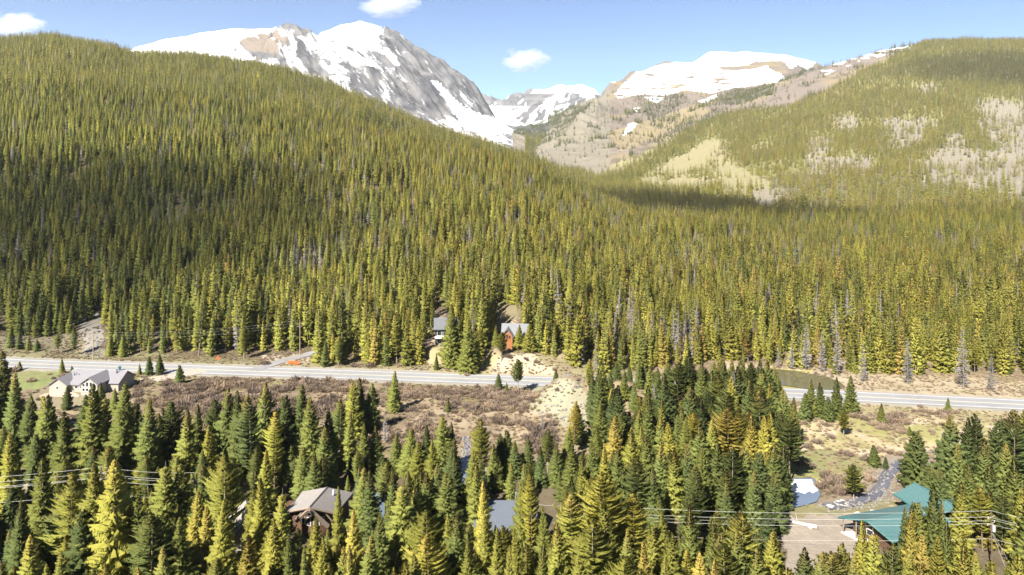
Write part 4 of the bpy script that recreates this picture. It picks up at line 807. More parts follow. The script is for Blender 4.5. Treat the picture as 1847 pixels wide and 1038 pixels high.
# willow scrub: the thickets as one mass, the bushes that stand alone as things
P = jitter(172, 262, 1.7); X, Y = P[:, 0], P[:, 1]; g = height(X, Y); u, v = proj(X, Y, g); a, b = wob(X, Y, u, v, 8)
thick = inpoly(a, b, [(215, 690), (420, 682), (600, 690), (760, 697), (900, 702), (990, 720), (960, 745), (700, 742), (560, 775), (400, 745), (300, 735), (215, 720)])
thick2 = inpoly(a, b, [(360, 740), (700, 745), (1000, 770), (1010, 850), (640, 860), (360, 850)]) | inpoly(a, b, [(1660, 738), (1847, 745), (1847, 762), (1650, 752)]) | inpoly(a, b, [(1535, 745), (1640, 750), (1640, 780), (1545, 772)]) | inpoly(a, b, [(0, 715), (90, 715), (80, 735), (0, 735)]) | inpoly(a, b, [(50, 662), (230, 668), (230, 675), (50, 669)])
dens = fbm(X/9, Y/9, 3, 31)
creekfree = (segdist(X, Y, CREEK) > 4.5) & (segdist(X, Y, CREEK2) > 2.8) & (segdist(X, Y, ROAD) > 8.5) & ~inpoly(X, Y, grow(LPOND, 1.15)) & (np.hypot(X+140, Y-227) > 17)
k = ((thick & (dens > -.08)) | (thick2 & (dens > .02)) | ((NR.random(len(X)) < .05) & (u < 1000))) & creekfree
X, Y, g, u, v = X[k], Y[k], g[k], u[k], v[k]; n = len(X); s = np.clip(NR.lognormal(-.5, .38, n), .3, 1.7)
scatter('willow_thicket', np.c_[X, Y, g], np.c_[s*1.25, s*1.25, s*.9], NR.uniform(0, 6.28, n), NR.integers(0, 5, n), np.clip(.32+.9*fbm(X/12, Y/12, 3, 37)+NR.normal(0, .12, n), 0, 1), SETS['bush'], 'leafless mauve-brown willow thicket between the highway and the conifers', 'scrub')
print('willows', n)
P = jitter(150, 298, 1.2); X, Y = P[:, 0], P[:, 1]; g = height(X, Y); u, v = proj(X, Y, g)
k = (segdist(X, Y, CREEK) > 2.6) & (segdist(X, Y, ROAD) > 7.5) & (segdist(X, Y, DRIVE) > 3.5) & (np.hypot(X+140, Y-227) > 15) & (u > -60) & (u < 1910) & ((Y > 178) | (u > 1400)) & ~anyin(X, Y, [grow(q, 1.08) for q in (POND_FAR, POOL, LPOND, HIDDEN)]) & (NR.random(len(X)) < .25+.5*(fbm(X/6, Y/6, 3, 66) > 0)) & ~inpoly(u, v, [(1400, 930), (1560, 918), (1590, 1060), (1400, 1060)]) & ~inpoly(u, v, [(30, 668), (112, 668), (100, 694), (60, 707), (30, 704)])
X, Y, g, u, v = X[k], Y[k], g[k], u[k], v[k]; n = len(X); s = NR.uniform(.14, .34, n)
scatter('meadow_tussocks', np.c_[X, Y, g-.02], np.c_[s*1.5, s*1.5, s], NR.uniform(0, 6.28, n), NR.integers(0, 5, n), np.clip(.62+.8*fbm(X/10, Y/10, 3, 47)+NR.normal(0, .15, n), 0, 1), SETS['bush'], 'matted tan and olive grass tussocks over the valley meadow', 'grass')
print('tussocks', n)
BUSH = [(1458, 808, .3, 1.9), (1475, 800, .25, 2.2), (1500, 790, .3, 1.8), (1440, 835, .35, 2.4), (1425, 828, .4, 2.0), (1465, 842, .15, 1.5), (1530, 822, .2, 1.9), (1515, 818, .2, 1.3), (1560, 830, .15, 1.9), (1500, 872, .3, 2.8), (1530, 875, .35, 3.0), (1480, 880, .35, 2.4), (1515, 890, .4, 2.6), (1550, 878, .35, 1.7), (1490, 862, .12, 2.2), (1570, 868, .4, 2.1), (1590, 815, .35, 1.4), (1605, 818, .3, 1.5), (1622, 820, .35, 1.5), (1586, 810, .4, 1.2), (1560, 758, .2, 2.0), (1610, 762, .25, 2.4), (1590, 770, .2, 1.8), (1640, 758, .5, 1.3), (1680, 780, .5, 1.4), (1700, 768, .45, 1.4), (1430, 780, .3, 1.8), (1450, 765, .35, 1.6), (1490, 768, .3, 1.7), (1660, 735, .25, 1.5), (1540, 742, .3, 1.5), (1450, 792, .3, 1.6),
        (935, 708, .62, 2.4), (952, 712, .62, 2.3), (880, 735, .66, 2.2), (905, 722, .64, 2.3), (858, 748, .6, 2.0), (890, 758, .25, 1.9), (905, 762, .2, 2.0), (965, 775, .5, 2.2), (990, 755, .55, 1.6), (960, 740, .95, 1.2), (975, 735, .97, 1.3), (940, 745, .2, 1.4), (1005, 742, .18, 1.2), (842, 678, .5, 1.6), (836, 752, .3, 1.6), (820, 745, .25, 1.8), (770, 760, .55, 2.2), (755, 768, .5, 2.0), (985, 788, .3, 2.2), (950, 792, .35, 2.0), (230, 715, .25, 1.6), (245, 700, .3, 1.5), (70, 722, .25, 1.4), (1105, 790, .3, 1.2), (1030, 690, .3, 1.1), (215, 712, .3, 1.0)]
bl = {}; br = []
for u, v, t, s in BUSH:
    Yb = CH*F/(v-VH)
    for _ in range(4): Yb = (CH-h1((u-UC)*Yb/F, Yb))*F/(v-VH)
    near = min(LAND+[(1560, 760, 'the highway verge', 60), (940, 690, 'the highway bend', 50), (780, 760, 'the willow thicket edge', 60)], key=lambda q: math.hypot(q[0]-u, q[1]-v))
    col = 'mauve' if t < .2 else 'pinkish brown' if t < .33 else 'brown' if t < .45 else 'russet' if t < .8 else 'greenish'
    lab = '%s leafless %s willow bush near %s' % ('large' if s > 2.1 else 'small' if s < 1.5 else 'rounded', col, near[2]); bl.setdefault(lab, []).append(len(br)); br.append([lab, u, (u-UC)*Yb/F, Yb, t, s])
for lab, ids in bl.items():
    if len(ids) > 1:
        for n, i in enumerate(sorted(ids, key=lambda i: br[i][1])): br[i][0] = lab+', '+ORD[n]
for lab, u, x, y, t, s in br:
    o = link('willow_bush', bush_me[R.randrange(5)], None, (x, y, h1(x, y))); o.rotation_euler = (0, 0, R.uniform(0, 6.28)); q = s/1.5*.8; o.scale = (q, q, q*.8); o['tint'] = t; tag(o, lab, 'bush', 'willow bushes in the meadow')
# dead snags among the near trees
for u, vt, vb, lab in ((1199, 680, 790, 'grey dead snag among the knoll spruces'), (1176, 690, 785, 'slim bare grey trunk left of the knoll snag'), (1305, 668, 770, 'pale dead tree poking out on the wooded knoll'), (365, 990, 1090, 'bleached bare dead tree at the bottom edge below the leaning pole'), (978, 742, 776, 'white broken snag in the willow flat'), (695, 745, 800, 'dark dead trunk in the willow flat'), (1430, 600, 668, 'tall grey dead spruce behind the roadside pond'), (1455, 560, 668, 'tallest bleached dead spruce at the back of the roadside pond'), (1483, 578, 672, 'pale dead spruce right of the tallest pond snag'), (1510, 575, 676, 'bushy grey dead spruce near the right end of the pond'), (1556, 600, 690, 'short grey dead spruce leaning over the pond end'), (1738, 560, 700, 'slim bare trunk in the forest edge right of the pond'), (1788, 620, 706, 'grey twiggy dead spruce at the right forest edge'), (1405, 610, 664, 'small pale dead spruce left of the pond snags'), (1640, 585, 694, 'weathered dead spruce behind the highway at right'), (585, 752, 810, 'thin charred snag rising from the willow thicket')):
    Yb = CH*F/(vb-VH); x = (u-UC)*Yb/F; z = h1(x, Yb); Yb = (CH-z)*F/(vb-VH); h = (vb-vt)*Yb/F*(.8 if vb < 710 else 1)
    r = empty('dead_tree', (x, Yb, z), R.uniform(0, 6), lab, 'tree')
    for nm, me in (('trunk', trunk_dead), ('branches', R.choice(dead_me))):
        o = link(nm, me, r); o.scale = (h/20*1.3, h/20*1.3, h/20); o['tint'] = .25

# rocks ---------------------------------------------------------------
def rock_mesh(seed):
    bm = bmesh.new(); bmesh.ops.create_icosphere(bm, subdivisions=1, radius=1); g = random.Random(seed)
    for vv in bm.verts: vv.co = Vector((vv.co.x*g.uniform(.75, 1.2), vv.co.y*g.uniform(.75, 1.2), vv.co.z*g.uniform(.5, .75)))
    me = bpy.data.meshes.new('rock'); bm.to_mesh(me); bm.free(); return me
rocks = [rock_mesh(i) for i in range(5)]
def rockset(name, pts, smin, smax, mat, label):
    vs = []; fs = []; n = 0; V = []; Fq = []
    for x, y, z in pts:
        me = rocks[R.randrange(5)]; s = R.uniform(smin, smax); a = R.uniform(0, 6.28); ca, sa = math.cos(a)*s, math.sin(a)*s
        for q in me.vertices: V.append((x+q.co.x*ca-q.co.y*sa, y+q.co.x*sa+q.co.y*ca, z+q.co.z*s))
        Fq += [tuple(i+n for i in p.vertices) for p in me.polygons]; n += len(me.vertices)
    me = mesh_np(name, V, Fq, mat); return tag(link(name, me), label, 'rocks', kind='stuff')
pts = []
for q, w in ((CREEK, 2.9), (CREEK2, 1.3)):
    for a, b in zip(q[:-1], q[1:]):
        L = math.hypot(b[0]-a[0], b[1]-a[1])
        for i in range(int(L*9)):
            f = R.random(); x, y = a[0]+(b[0]-a[0])*f+R.uniform(-w, w), a[1]+(b[1]-a[1])*f+R.uniform(-w*.7, w*.7); pts.append((x, y, -.3 if R.random() < .5 else h1(x, y)))
rockset('creek_boulders', pts, .12, .5, M['rock'], 'grey boulders lining the rocky creek beside the teal roofs')
pts = []
for _ in range(420):
    x, y = px2w(R.uniform(148, 186), R.uniform(575, 640)); y = R.uniform(268, 300); x = R.uniform(-170, -158)+(y-268)*-.02; pts.append((x, y, h1(x, y)))
for _ in range(160): x, y = R.uniform(8, 30), R.uniform(196, 214); pts.append((x, y, h1(x, y)))
rockset('scattered_stones', pts, .12, .6, M['rock'], 'loose grey stones on the roadside bank and the gravel mound')
c = px2w(1519, 905); fp = empty('stone_ring', (c[0], c[1], h1(*c)), 0, 'pale ring of stones on the grass by the icy pool', 'stones')
for i in range(16):
    a = 6.283*i/16; o = link('stone', rocks[i % 5], fp, (math.cos(a)*1.5*R.uniform(.55, 1.1), math.sin(a)*1.5*R.uniform(.55, 1.1), .12)); s = R.uniform(.28, .5); o.scale = (s, s, s*.8); o.rotation_euler = (0, 0, R.uniform(0, 6))
for m in rocks: m.materials.append(M['palerock'])
for i, (u, v, s, lab) in enumerate(((1548, 928, .8, 'pale boulder against the lower teal eave'), (1536, 932, .6, 'small pale rock left of the eave boulder'), (1575, 922, .55, 'small pale rock right of the eave boulder'), (1497, 911, .8, 'flat grey boulder at the edge of the icy pool'), (1462, 953, .6, 'white rock beside the bleached log'))):
    c = px2w(u, v); o = link('boulder', rocks[i % 5], None, (c[0], c[1], h1(*c)+.1)); o.scale = (s*1.3, s, s*.8); tag(o, lab, 'rock')
c = px2w(1452, 950); lg = MB(); lg.tube([(-2.2, 1.1, .3), (-.5, .2, .36), (2.0, -1.2, .42)], .3, 8, .42); lo = lg.build('bleached_log', M['palerock'], None, (c[0], c[1], h1(*c))); tag(lo, 'bleached white log lying in the dirt lot', 'log')
for i in range(3):
    b = MB(); b.tube([(-2.2+i*.5, 1.1-i*.2, .3), (-3.4+i*1.3, 2.2+.3*i, .9+.2*i)], .1, 5, .03); b.build('limb', M['palerock'], lo)
#@SECTION4
# ------------------------------------------------------------------ houses
def window(root, x0, x1, z0, z1, y, mat='trim', face=-1, tri=0.):        # a framed pane on a wall facing -Y (or +Y); tri raises the right corner
    t = .12; f = MB(); f.box(x0, y-.06, z0, x1, y+.06, z0+t); f.box(x0, y-.06, z1-t, x1, y+.06, z1); f.box(x0, y-.06, z0+t, x0+t, y+.06, z1-t); f.box(x1-t, y-.06, z0+t, x1, y+.06, z1-t)
    w = f.build('window', M[mat], root); g = MB(); g.box(x0+t, y-.02, z0+t, x1-t, y+.02, z1-t); g.build('pane', M['glass'], w); return w
def rel(root, pts): o = root.location; return [Vector((p[0]-o.x, p[1]-o.y, p[2]-o.z)) for p in pts]
def slab_part(name, root, pts, th, mat): m = MB(); m.slab(rel(root, pts), th); return m.build(name, M[mat], root)
def beam(name, root, a, b, w, mat): m = MB(); m.tube(rel(root, [a, b]), w, 4); return m.build(name, M[mat], root)
def wallpoly(name, root, plan, z0, z1, mat):
    m = MB(); n = len(plan); P = rel(root, [(x, y, z0) for x, y in plan]+[(x, y, z1) for x, y in plan]); m.add(P, [tuple(range(n)), tuple(range(2*n-1, n-1, -1))]+[(i, (i+1) % n, n+(i+1) % n, n+i) for i in range(n)]); return m.build(name, M[mat], root)

# teal-roofed log house
Fe, Pk, Ne = pt(1512, 932, 139.8), pt(1565, 939, 135), pt(1612, 978, 130.3); rd = Vector((.957, .29, 0))
H1 = empty('log_house', (78, 138, h1(78, 138)), 0, 'log house with broad teal metal roof and open corner porch beside the dirt lot', 'house')
gz = H1.location.z
roof = slab_part('roof', H1, [Fe, Pk, Pk+rd*17, Fe+rd*17.5], .22, 'teal'); slab_part('roof', H1, [Pk+Vector((0, 0, .003)), Ne, Ne+rd*16.5, Pk+rd*17+Vector((0, 0, .003))], .22, 'teal')
beam('ridge_cap', H1, Pk+Vector((0, 0, .06)), Pk+rd*17+Vector((0, 0, .06)), .14, 'teal')
for a, b in ((Fe, Pk), (Pk, Ne)): beam('fascia', H1, a-rd*.05-Vector((0, 0, .2)), b-rd*.05-Vector((0, 0, .2)), .2, 'teal_trim')
q = Vector((.53, -.85, 0)); c0 = Fe+rd*2.6+q*.9; c1 = Ne+rd*1.6-q*.9
plan = [(c0.x, c0.y), (c1.x, c1.y), (c1.x+rd.x*13.5, c1.y+rd.y*13.5), (c0.x+rd.x*13, c0.y+rd.y*13)]
wallpoly('wall', H1, plan, gz-.4, Fe.z-.3, 'log')
mp = (Vector((*plan[0], 0))+Vector((*plan[1], 0)))/2
g = MB(); g.add(rel(H1, [(plan[0][0], plan[0][1], Fe.z-.3), (plan[1][0], plan[1][1], Fe.z-.3), (Pk.x+rd.x*2, Pk.y+rd.y*2, Pk.z-.45)]), [(0, 1, 2)]); g.build('gable', M['log'], H1)
for f in (.06, .3):
    p = Fe.lerp(Ne, f)+rd*.5; beam('porch_post', H1, Vector((p.x, p.y, gz-.3)), Vector((p.x, p.y, Fe.z+(f*1.6 if f < .5 else 0)-.1)), .13, 'beam')
pa = Fe+rd*.3+q*.3; pb = Fe+rd*2.6+q*.9
slab_part('porch_deck', H1, [(pa.x, pa.y, gz+.3), (pa.x+q.x*6, pa.y+q.y*6, gz+.3), (pb.x+q.x*6, pb.y+q.y*6, gz+.3), (pb.x, pb.y, gz+.3)], .5, 'concrete')
m = MB(); m.box(-.05, -.5, 0, .05, .5, 2.1); dd_ = m.build('door', M['teal_trim'], H1); pp = Vector((*plan[0], gz+.3)).lerp(Vector((*plan[1], gz+.3)), .22); dd_.location = pp-H1.location-rd*.05; dd_.rotation_euler = (0, 0, math.atan2(q.y, q.x)+math.pi/2)
m = MB(); m.box(-.05, -.7, 0, .05, .7, 1.2); ww_ = m.build('window', M['trim'], H1); m = MB(); m.box(-.08, -.6, .1, -.03, .6, 1.1); m.build('pane', M['glass'], ww_); pp = Vector((*plan[0], gz+1.2)).lerp(Vector((*plan[1], gz+1.2)), .42); ww_.location = pp-H1.location-rd*.05; ww_.rotation_euler = dd_.rotation_euler
A_, B_ = Vector((86.2, 148.2, 6.2)), Vector((88.6, 137.6, 6.2)); l1, l2 = pt(1612, 891, 149.5), Vector((84.4, 139.2, 3.2)); r1, r2 = Vector((93.9, 147.6, 3.1)), Vector((95, 137, 3.1))
slab_part('roof', H1, [l1, l2, B_, A_], .22, 'teal'); slab_part('roof', H1, [A_+Vector((0, 0, .003)), B_+Vector((0, 0, .003)), r2, r1], .22, 'teal'); beam('ridge_cap', H1, A_, B_, .14, 'teal')
for a, b in ((l1, A_), (A_, r1), (l1, l2)): beam('fascia', H1, a-Vector((0, 0, .2)), b-Vector((0, 0, .2)), .17, 'teal_trim')
wallpoly('wall', H1, [(83.6, 148), (85.4, 139.6), (93.8, 138), (92.8, 146.4)], gz-.4, 2.9, 'log')

# grey shingled log house with a prow
Pf, Pb = pt(558, 915, 134.9), pt(590, 879, 143.3); Lf, Lb = pt(519, 922, 139.7), pt(545, 887, 148); Rf, Rb = pt(606, 926, 138.8), pt(637, 889, 147.5)
H2 = empty('prow_house', (-39.5, 141, h1(-39.5, 141)), 0, 'log house with grey shingle roof and pointed prow front among the trees', 'house'); gz = H2.location.z
slab_part('roof', H2, [Lf, Pf, Pb, Lb], .35, 'shingle'); slab_part('roof', H2, [Pf+Vector((0, 0, .004)), Rf, Rb, Pb+Vector((0, 0, .004))], .35, 'shingle')
beam('ridge_cap', H2, Pf+Vector((0, 0, .05)), Pb+Vector((0, 0, .05)), .12, 'beam')
for a, b in ((Pf, Lf), (Pf, Rf)): beam('fascia', H2, a-Vector((0, .03, .22)), b-Vector((0, .03, .22)), .24, 'beam')
for e in (pt(535, 940, 137.5), pt(592, 950, 136.5)): beam('strut', H2, Pf-Vector((0, 0, .5)), e, .42, 'beam')
for a, e in ((pt(548, 921, 137.3), pt(533, 937, 138)), (pt(584, 923, 137.3), pt(600, 941, 138))): beam('brace', H2, a, e, .16, 'beam')
k = .86; cx, cy = -39.6, 142.5; pl = [(cx+(p.x-cx)*k, cy+(p.y-cy)*k) for p in (Lf, Pf, Rf, Rb, Pb, Lb)]; pl[1] = (pl[1][0], pl[1][1]+1.4); pl[4] = (pl[4][0], max(pl[3][1], pl[5][1]))
wallpoly('wall', H2, pl, gz-.5, Lf.z-.35, 'log')
mdl = Vector((*pl[1], 0)); g = MB(); g.add(rel(H2, [(pl[0][0], pl[0][1], Lf.z-.35), (pl[1][0], pl[1][1], Lf.z-.35), (pl[2][0], pl[2][1], Lf.z-.35), (pl[1][0], pl[1][1], Pf.z-1.0)]), [(0, 1, 3), (1, 2, 3)]); g.build('gable', M['soffit'], H2)
for s, (a, b) in ((0, (pl[0], pl[1])), (1, (pl[1], pl[2]))):
    a = Vector((*a, 0)); b = Vector((*b, 0)); d = (b-a).normalized(); nrm = Vector((d.y, -d.x, 0))
    for f in ((.55, .82) if s == 0 else (.15, .42)):
        c = a.lerp(b, f)+nrm*.06; w = MB(); w.box(-.5, -.05, -.8, .5, .05, .8); wo = w.build('window', M['trim'], H2); wo.location = c+Vector((0, 0, gz+3.2))-H2.location; wo.rotation_euler = (0, 0, math.atan2(d.y, d.x)); w = MB(); w.box(-.4, -.08, -.7, .4, -.04, .7); w.build('pane', M['glass'], wo)
m = MB(); m.tube(rel(H2, [pt(601, 893, 142.5), pt(601, 884, 142.5)]), .16, 8); m.build('vent_pipe', M['trim'], H2)
e1, e2 = pt(536, 899, 146), pt(508, 915, 143.5)
slab_part('side_roof', H2, [e1+Vector((-.2, 0, -.5)), e2+Vector((.5, -.5, -.4)), Lf+Vector((.3, .4, -.6)), Lb+Vector((.3, -1.5, -.6))], .3, 'shingle')
wallpoly('side_wall', H2, [(-48, 140.6), (-45, 140.6), (-45, 146.5), (-47.2, 146.5)], gz-.4, 3.2, 'log')
# the small gable left of it
def gable_house(name, x, y, rz, w, d, hw, hr, wall, roofm, label, over=.5, trim='beam', group=None):
    r = empty(name, (x, y, h1(x, y)), rz, label, 'house'); m = MB(); m.prism([(-w/2, -.5), (w/2, -.5), (w/2, hw), (0, hr-.15), (-w/2, hw)], -d/2, d/2); m.build('wall', M[wall], r)
    sl = (hr-hw)/(w/2)
    for s in (-1, 1):
        m = MB(); pts = [(0, -d/2-over, hr+(.003 if s > 0 else 0)), (s*(w/2+over), -d/2-over, hw-over*sl), (s*(w/2+over), d/2+over, hw-over*sl), (0, d/2+over, hr+(.003 if s > 0 else 0))]; m.slab(pts, .22); m.build('roof', M[roofm], r)
        m = MB(); m.tube([(0, -d/2-over-.03, hr-.12), (s*(w/2+over), -d/2-over-.03, hw-over*sl-.12)], .13, 4); m.build('fascia', M[trim], r)
    return r
HG = gable_house('garage', -52.6, 137.5, .45, 6, 8, 3.2, 6.2, 'siding', 'shingle', 'small pale garage with steep grey gable roof half hidden by trees')
window(HG, -.6, .6, 3.4, 4.6, -4.02); m = MB(); m.box(-1.6, -4.06, 0, 1.6, -3.98, 2.3); m.build('garage_door', M['trim'], HG)

# blue-grey cabin
H3 = gable_house('cabin', -1.3, 140.2, math.pi/2, 9.6, 11.6, 3.0, 6.1, 'log', 'shingle2', 'cabin with dark blue-grey roof behind the yellow-green front trees', trim='soffit')
m = MB(); m.slab([(2.2, 5.2, 4.3), (2.2, 11.5, 4.3), (-2.6, 11.5, 3.3), (-2.6, 5.2, 3.3)], .2); m.build('side_roof', M['shingle2'], H3); m = MB(); m.box(-2.2, 5.8, -.4, 1.9, 11, 3.2); m.build('side_wall', M['log'], H3)
for yy in (-3.5, 0, 3.5):
    w = MB(); w.box(-4.9, yy-.7, 1.0, -4.78, yy+.7, 2.3); wo = w.build('window', M['beam'], H3); w = MB(); w.box(-4.94, yy-.6, 1.1, -4.86, yy+.6, 2.2); w.build('pane', M['glass'], wo)
m = MB(); m.box(.6, -2.6, 5.4, 1.3, -1.9, 7.2); m.build('chimney', M['rock'], H3)

# cream ranch house
H4 = empty('ranch_house', (-139.5, 228, h1(-139.5, 228)), math.radians(-4), 'long cream ranch house with grey roofs and tall gable windows beside the highway', 'house')
def gab(root, x0, x1, y0, y1, hw, hr, along, wall, roofm, over=.45):
    m = MB(); cx, cy = (x0+x1)/2, (y0+y1)/2; sl = (hr-hw)/((y1-y0)/2 if along == 'x' else (x1-x0)/2)
    if along == 'y': m.prism([(x0, -.5), (x1, -.5), (x1, hw), (cx, hr-.12), (x0, hw)], y0, y1)
    else: 
        P = [(y0, -.5), (y1, -.5), (y1, hw), (cy, hr-.12), (y0, hw)]; n = 5; m.add([(x0, a, b) for a, b in P]+[(x1, a, b) for a, b in P], [tuple(range(n)), tuple(range(2*n-1, n-1, -1))]+[(i, n+i, n+(i+1) % n, (i+1) % n) for i in range(n)])
    m.build('wall', M[wall], root)
    for s in (-1, 1):
        m = MB(); z0 = hw-over*sl; e = .003*(s > 0)
        if along == 'y': xe = x1+over if s > 0 else x0-over; pts = [(cx, y0-over, hr+e), (xe, y0-over, z0), (xe, y1+over, z0), (cx, y1+over, hr+e)]
        else: ye = y1+over if s > 0 else y0-over; pts = [(x0-over, cy, hr+e), (x0-over, ye, z0), (x1+over, ye, z0), (x1+over, cy, hr+e)]
        m.slab(pts, .2); m.build('roof', M[roofm], root)
gab(H4, -8.2, 10.2, 0, 8.5, 3.0, 5.6, 'x', 'siding', 'shingle3'); gab(H4, .6, 6.2, -4.6, 3.6, 3.9, 5.9, 'y', 'siding', 'shingle3'); gab(H4, -11.2, -5.2, -3.2, 6, 2.9, 5.0, 'y', 'siding', 'shingle3'); gab(H4, -4.9, .3, -1.7, 4.1, 2.81, 4.7, 'x', 'siding', 'shingle3')
for i in range(4):
    x = 1.05+i*1.22; window(H4, x, x+1.05, 2.75, 3.85+(.55 if i in (1, 2) else 0), -4.62); window(H4, x, x+1.05, 1.3, 2.4, -4.62)
window(H4, -8.9, -7.9, 1.3, 2.3, -3.22); window(H4, -3.6, -2.4, 1.1, 2.2, -1.72); window(H4, -1.9, -.9, 1.1, 2.2, -1.72)
for x, y, z in ((-6.5, 2, 4.4), (-5.4, 1.7, 4.5), (7.6, 3.2, 5.2)): m = MB(); m.tube([(x, y, z-.6), (x, y, z+1.0)], .18, 8); m.build('flue', M['brownmetal'] if x < 0 else M['dark'], H4)
m = MB(); m.slab([(-12, -3.6, .12), (-12, -6.6, .12), (1, -6.2, .12), (.4, -4.8, .12), (-4, -2, .12)], .4); m.build('patio', M['patio'], H4)

# dark modern chalet and the orange chalet across the road
H5 = empty('modern_chalet', (-25.6, 272, h1(-25.6, 272)), math.radians(6), 'dark clad modern chalet with pale metal roof behind roadside trees', 'house')
m = MB(); m.prism([(-4.6, -1), (4.6, -1), (4.6, 6.0), (-4.6, 6.0)], -3.5, 4.5); m.build('wall', M['dark'], H5)
m = MB(); m.slab([(-5.1, -4.3, 6.1), (5.1, -4.3, 6.1), (5.1, 1.2, 9.4), (-5.1, 1.2, 9.4)], .25); m.build('roof', M['steel'], H5); m = MB(); m.slab([(-5.1, 1.2, 9.397), (5.1, 1.2, 9.397), (5.1, 5.1, 7), (-5.1, 5.1, 7)], .25); m.build('roof', M['steel'], H5)
for s in (-1, 1): m = MB(); y_ = s*4.6; m.add([(y_, -3.5, 6), (y_, 4.5, 6), (y_, 4.5, 7.1), (y_, 1.2, 9.1)], [(0, 1, 2, 3)]); m.build('gable', M['dark'], H5)
for x in (-3.8, -1.6, .6): window(H5, x, x+1.7, 3.4, 5.4, -3.53); window(H5, x, x+1.7, .2, 2.4, -3.53)
m = MB(); m.box(-4.6, -5.2, 2.7, 2.6, -3.52, 2.9); m.box(-4.6, -5.25, 2.9, 2.6, -5.17, 3.8); m.build('balcony', M['trim'], H5)
H6 = empty('orange_chalet', (.6, 263, h1(.6, 263)), math.radians(-5), 'bright orange log chalet with grey roof above the gravel bank', 'house')
gab(H6, -4.4, 5.2, 0, 7, 4.6, 8.4, 'x', 'orange', 'steel'); gab(H6, -4.2, -.2, -2.2, 3.4, 5.2, 7.6, 'y', 'orange', 'steel', .6)
for x, a in ((-3.6, 0), (-2.65, .5), (-1.7, 0)): window(H6, x, x+.85, 3.9, 5.1+a, -2.23, 'orange')
window(H6, 1.4, 3.0, 2.2, 3.6, -.03, 'orange'); m = MB(); m.box(-3.6, -2.26, -.2, -2.5, -2.19, 1.9); m.build('door', M['dark'], H6)
m = MB(); m.box(-.1, -2.2, 1.3, 5.2, -.03, 1.5); m.build('deck', M['beam'], H6); 
for x in (1, 3, 5): m = MB(); m.box(x, -2.2, -.8, x+.15, -2.05, 1.3); m.build('deck_post', M['beam'], H6)

# ------------------------------------------------------------------ power lines
def pole(u, vt, Y, label, arms=1, tilt=0., mat='pole', arm_len=2.4, arm_ang=.5):
    p = pt(u, vt, Y); g = h1(p.x, p.y); h = p.z-g; r = empty('utility_pole', (p.x, p.y, g), 0, label, 'pole', 'utility poles'); 
    m = MB(); m.tube([(0, 0, -.6), (tilt*h*.5, 0, h*.5), (tilt*h, 0, h)], .17, 8, .11); m.build('shaft', M[mat], r); top = Vector((tilt*h, 0, h)); tips = [top+Vector((0, 0, .05))]
    if arms:
        d = Vector((math.cos(arm_ang), math.sin(arm_ang), 0)); c0 = top-Vector((0, 0, 1.15)); c1 = top-Vector((0, 0, 2.3))
        for c in (c0, c1): m = MB(); m.tube([c-d*arm_len/2, c+d*arm_len/2], .08, 4); m.build('crossarm', M['tanpole'], r)
        for s in (-1, 1):
            m = MB(); m.tube([c1+d*s*arm_len*.3, c1-Vector((0, 0, .9))], .035, 4); m.build('brace', M['tanpole'], r)
        for c, k in ((c0, -.4), (c1, .46), (c1, -.46)):
            q = c+d*arm_len*k; m = MB(); m.tube([q, q+Vector((0, 0, .3))], .05, 6); m.build('insulator', M['ceramic'], r); tips.append(q+Vector((0, 0, .32)))
    tips.append(top-Vector((0, 0, 5.0)))
    return r, [r.location+t for t in tips]
PR, tr_ = pole(1790, 922, 125, 'dark wooden power pole with crossarm and transformer right of the teal roofs', 1, -.02)
m = MB(); m.tube([(.0, -.42, 8.2), (.0, -.42, 9.2)], .27, 10); m.build('transformer', M['can'], PR)
for dx in (2.6, 4.2): m = MB(); m.tube([(-.2, 0, 8.2), (dx, -.8, -.2)], .025, 4); m.build('guy_wire', M['wire'], PR)
PM, tm_ = pole(1044, 911, 131, 'power pole hidden among the front trees right of the blue-grey cabin')
PL, tl_ = pole(355, 853, 139, 'leaning wooden pole with bright diagonal crossarm above the front trees', 1, 0, 'pole', 2.6, .9)
P2, t2_ = pole(183, 843, 137, 'power pole behind the big yellow-green spruces at left')
P0, t0_ = pole(-160, 868, 134, 'power pole beyond the left edge of the wood')
PE, te_ = pole(2030, 965, 122, 'power pole beyond the right edge of the wood')
for dx in (1.6, 2.2): m = MB(); m.tube([(0, 0, 11.2), (dx, -.6, -.2)], .025, 4); m.build('guy_wire', M['wire'], PL)
pole(306, 852, 147, 'thin bare pole between the leaning pole and the big spruces', 0, 0, 'tanpole')
PA, ta_ = pole(168, 600, 265, 'pale roadside pole by the rocky bank across the highway', 1, 0, 'tanpole'); PB, tb_ = pole(541, 578, 266, 'roadside pole beside the forked driveway', 1, 0, 'tanpole'); PC, tc_ = pole(-120, 610, 268, 'roadside pole beyond the left frame edge', 1, 0, 'tanpole')
def wire(a, b, sag, label, r=.021):
    m = MB(); m.tube([a.lerp(b, i/14)-Vector((0, 0, 4*sag*(i/14)*(1-i/14))) for i in range(15)], r, 4); tag(m.build('power_line', M['wire']), label, 'wire', 'overhead wires')
wire(tm_[0], Vector((4.8, 140, 5.6)), .3, 'service wire dropping from the hidden pole to the blue-grey cabin')
WN = ['topmost', 'upper', 'middle', 'lower', 'lowest']
for ta, tb, sp in ((tm_, tr_, 'between the hidden pole and the right-hand pole'), (tr_, te_, 'running off the right frame edge'), (t2_, tl_, 'between the big spruces and the leaning pole'), (t0_, t2_, 'running off the left frame edge')):
    for i, n in enumerate(WN): wire(ta[i], tb[i], 1.0 if (tb[i]-ta[i]).length > 40 else .5, '%s overhead wire %s' % (n, sp))
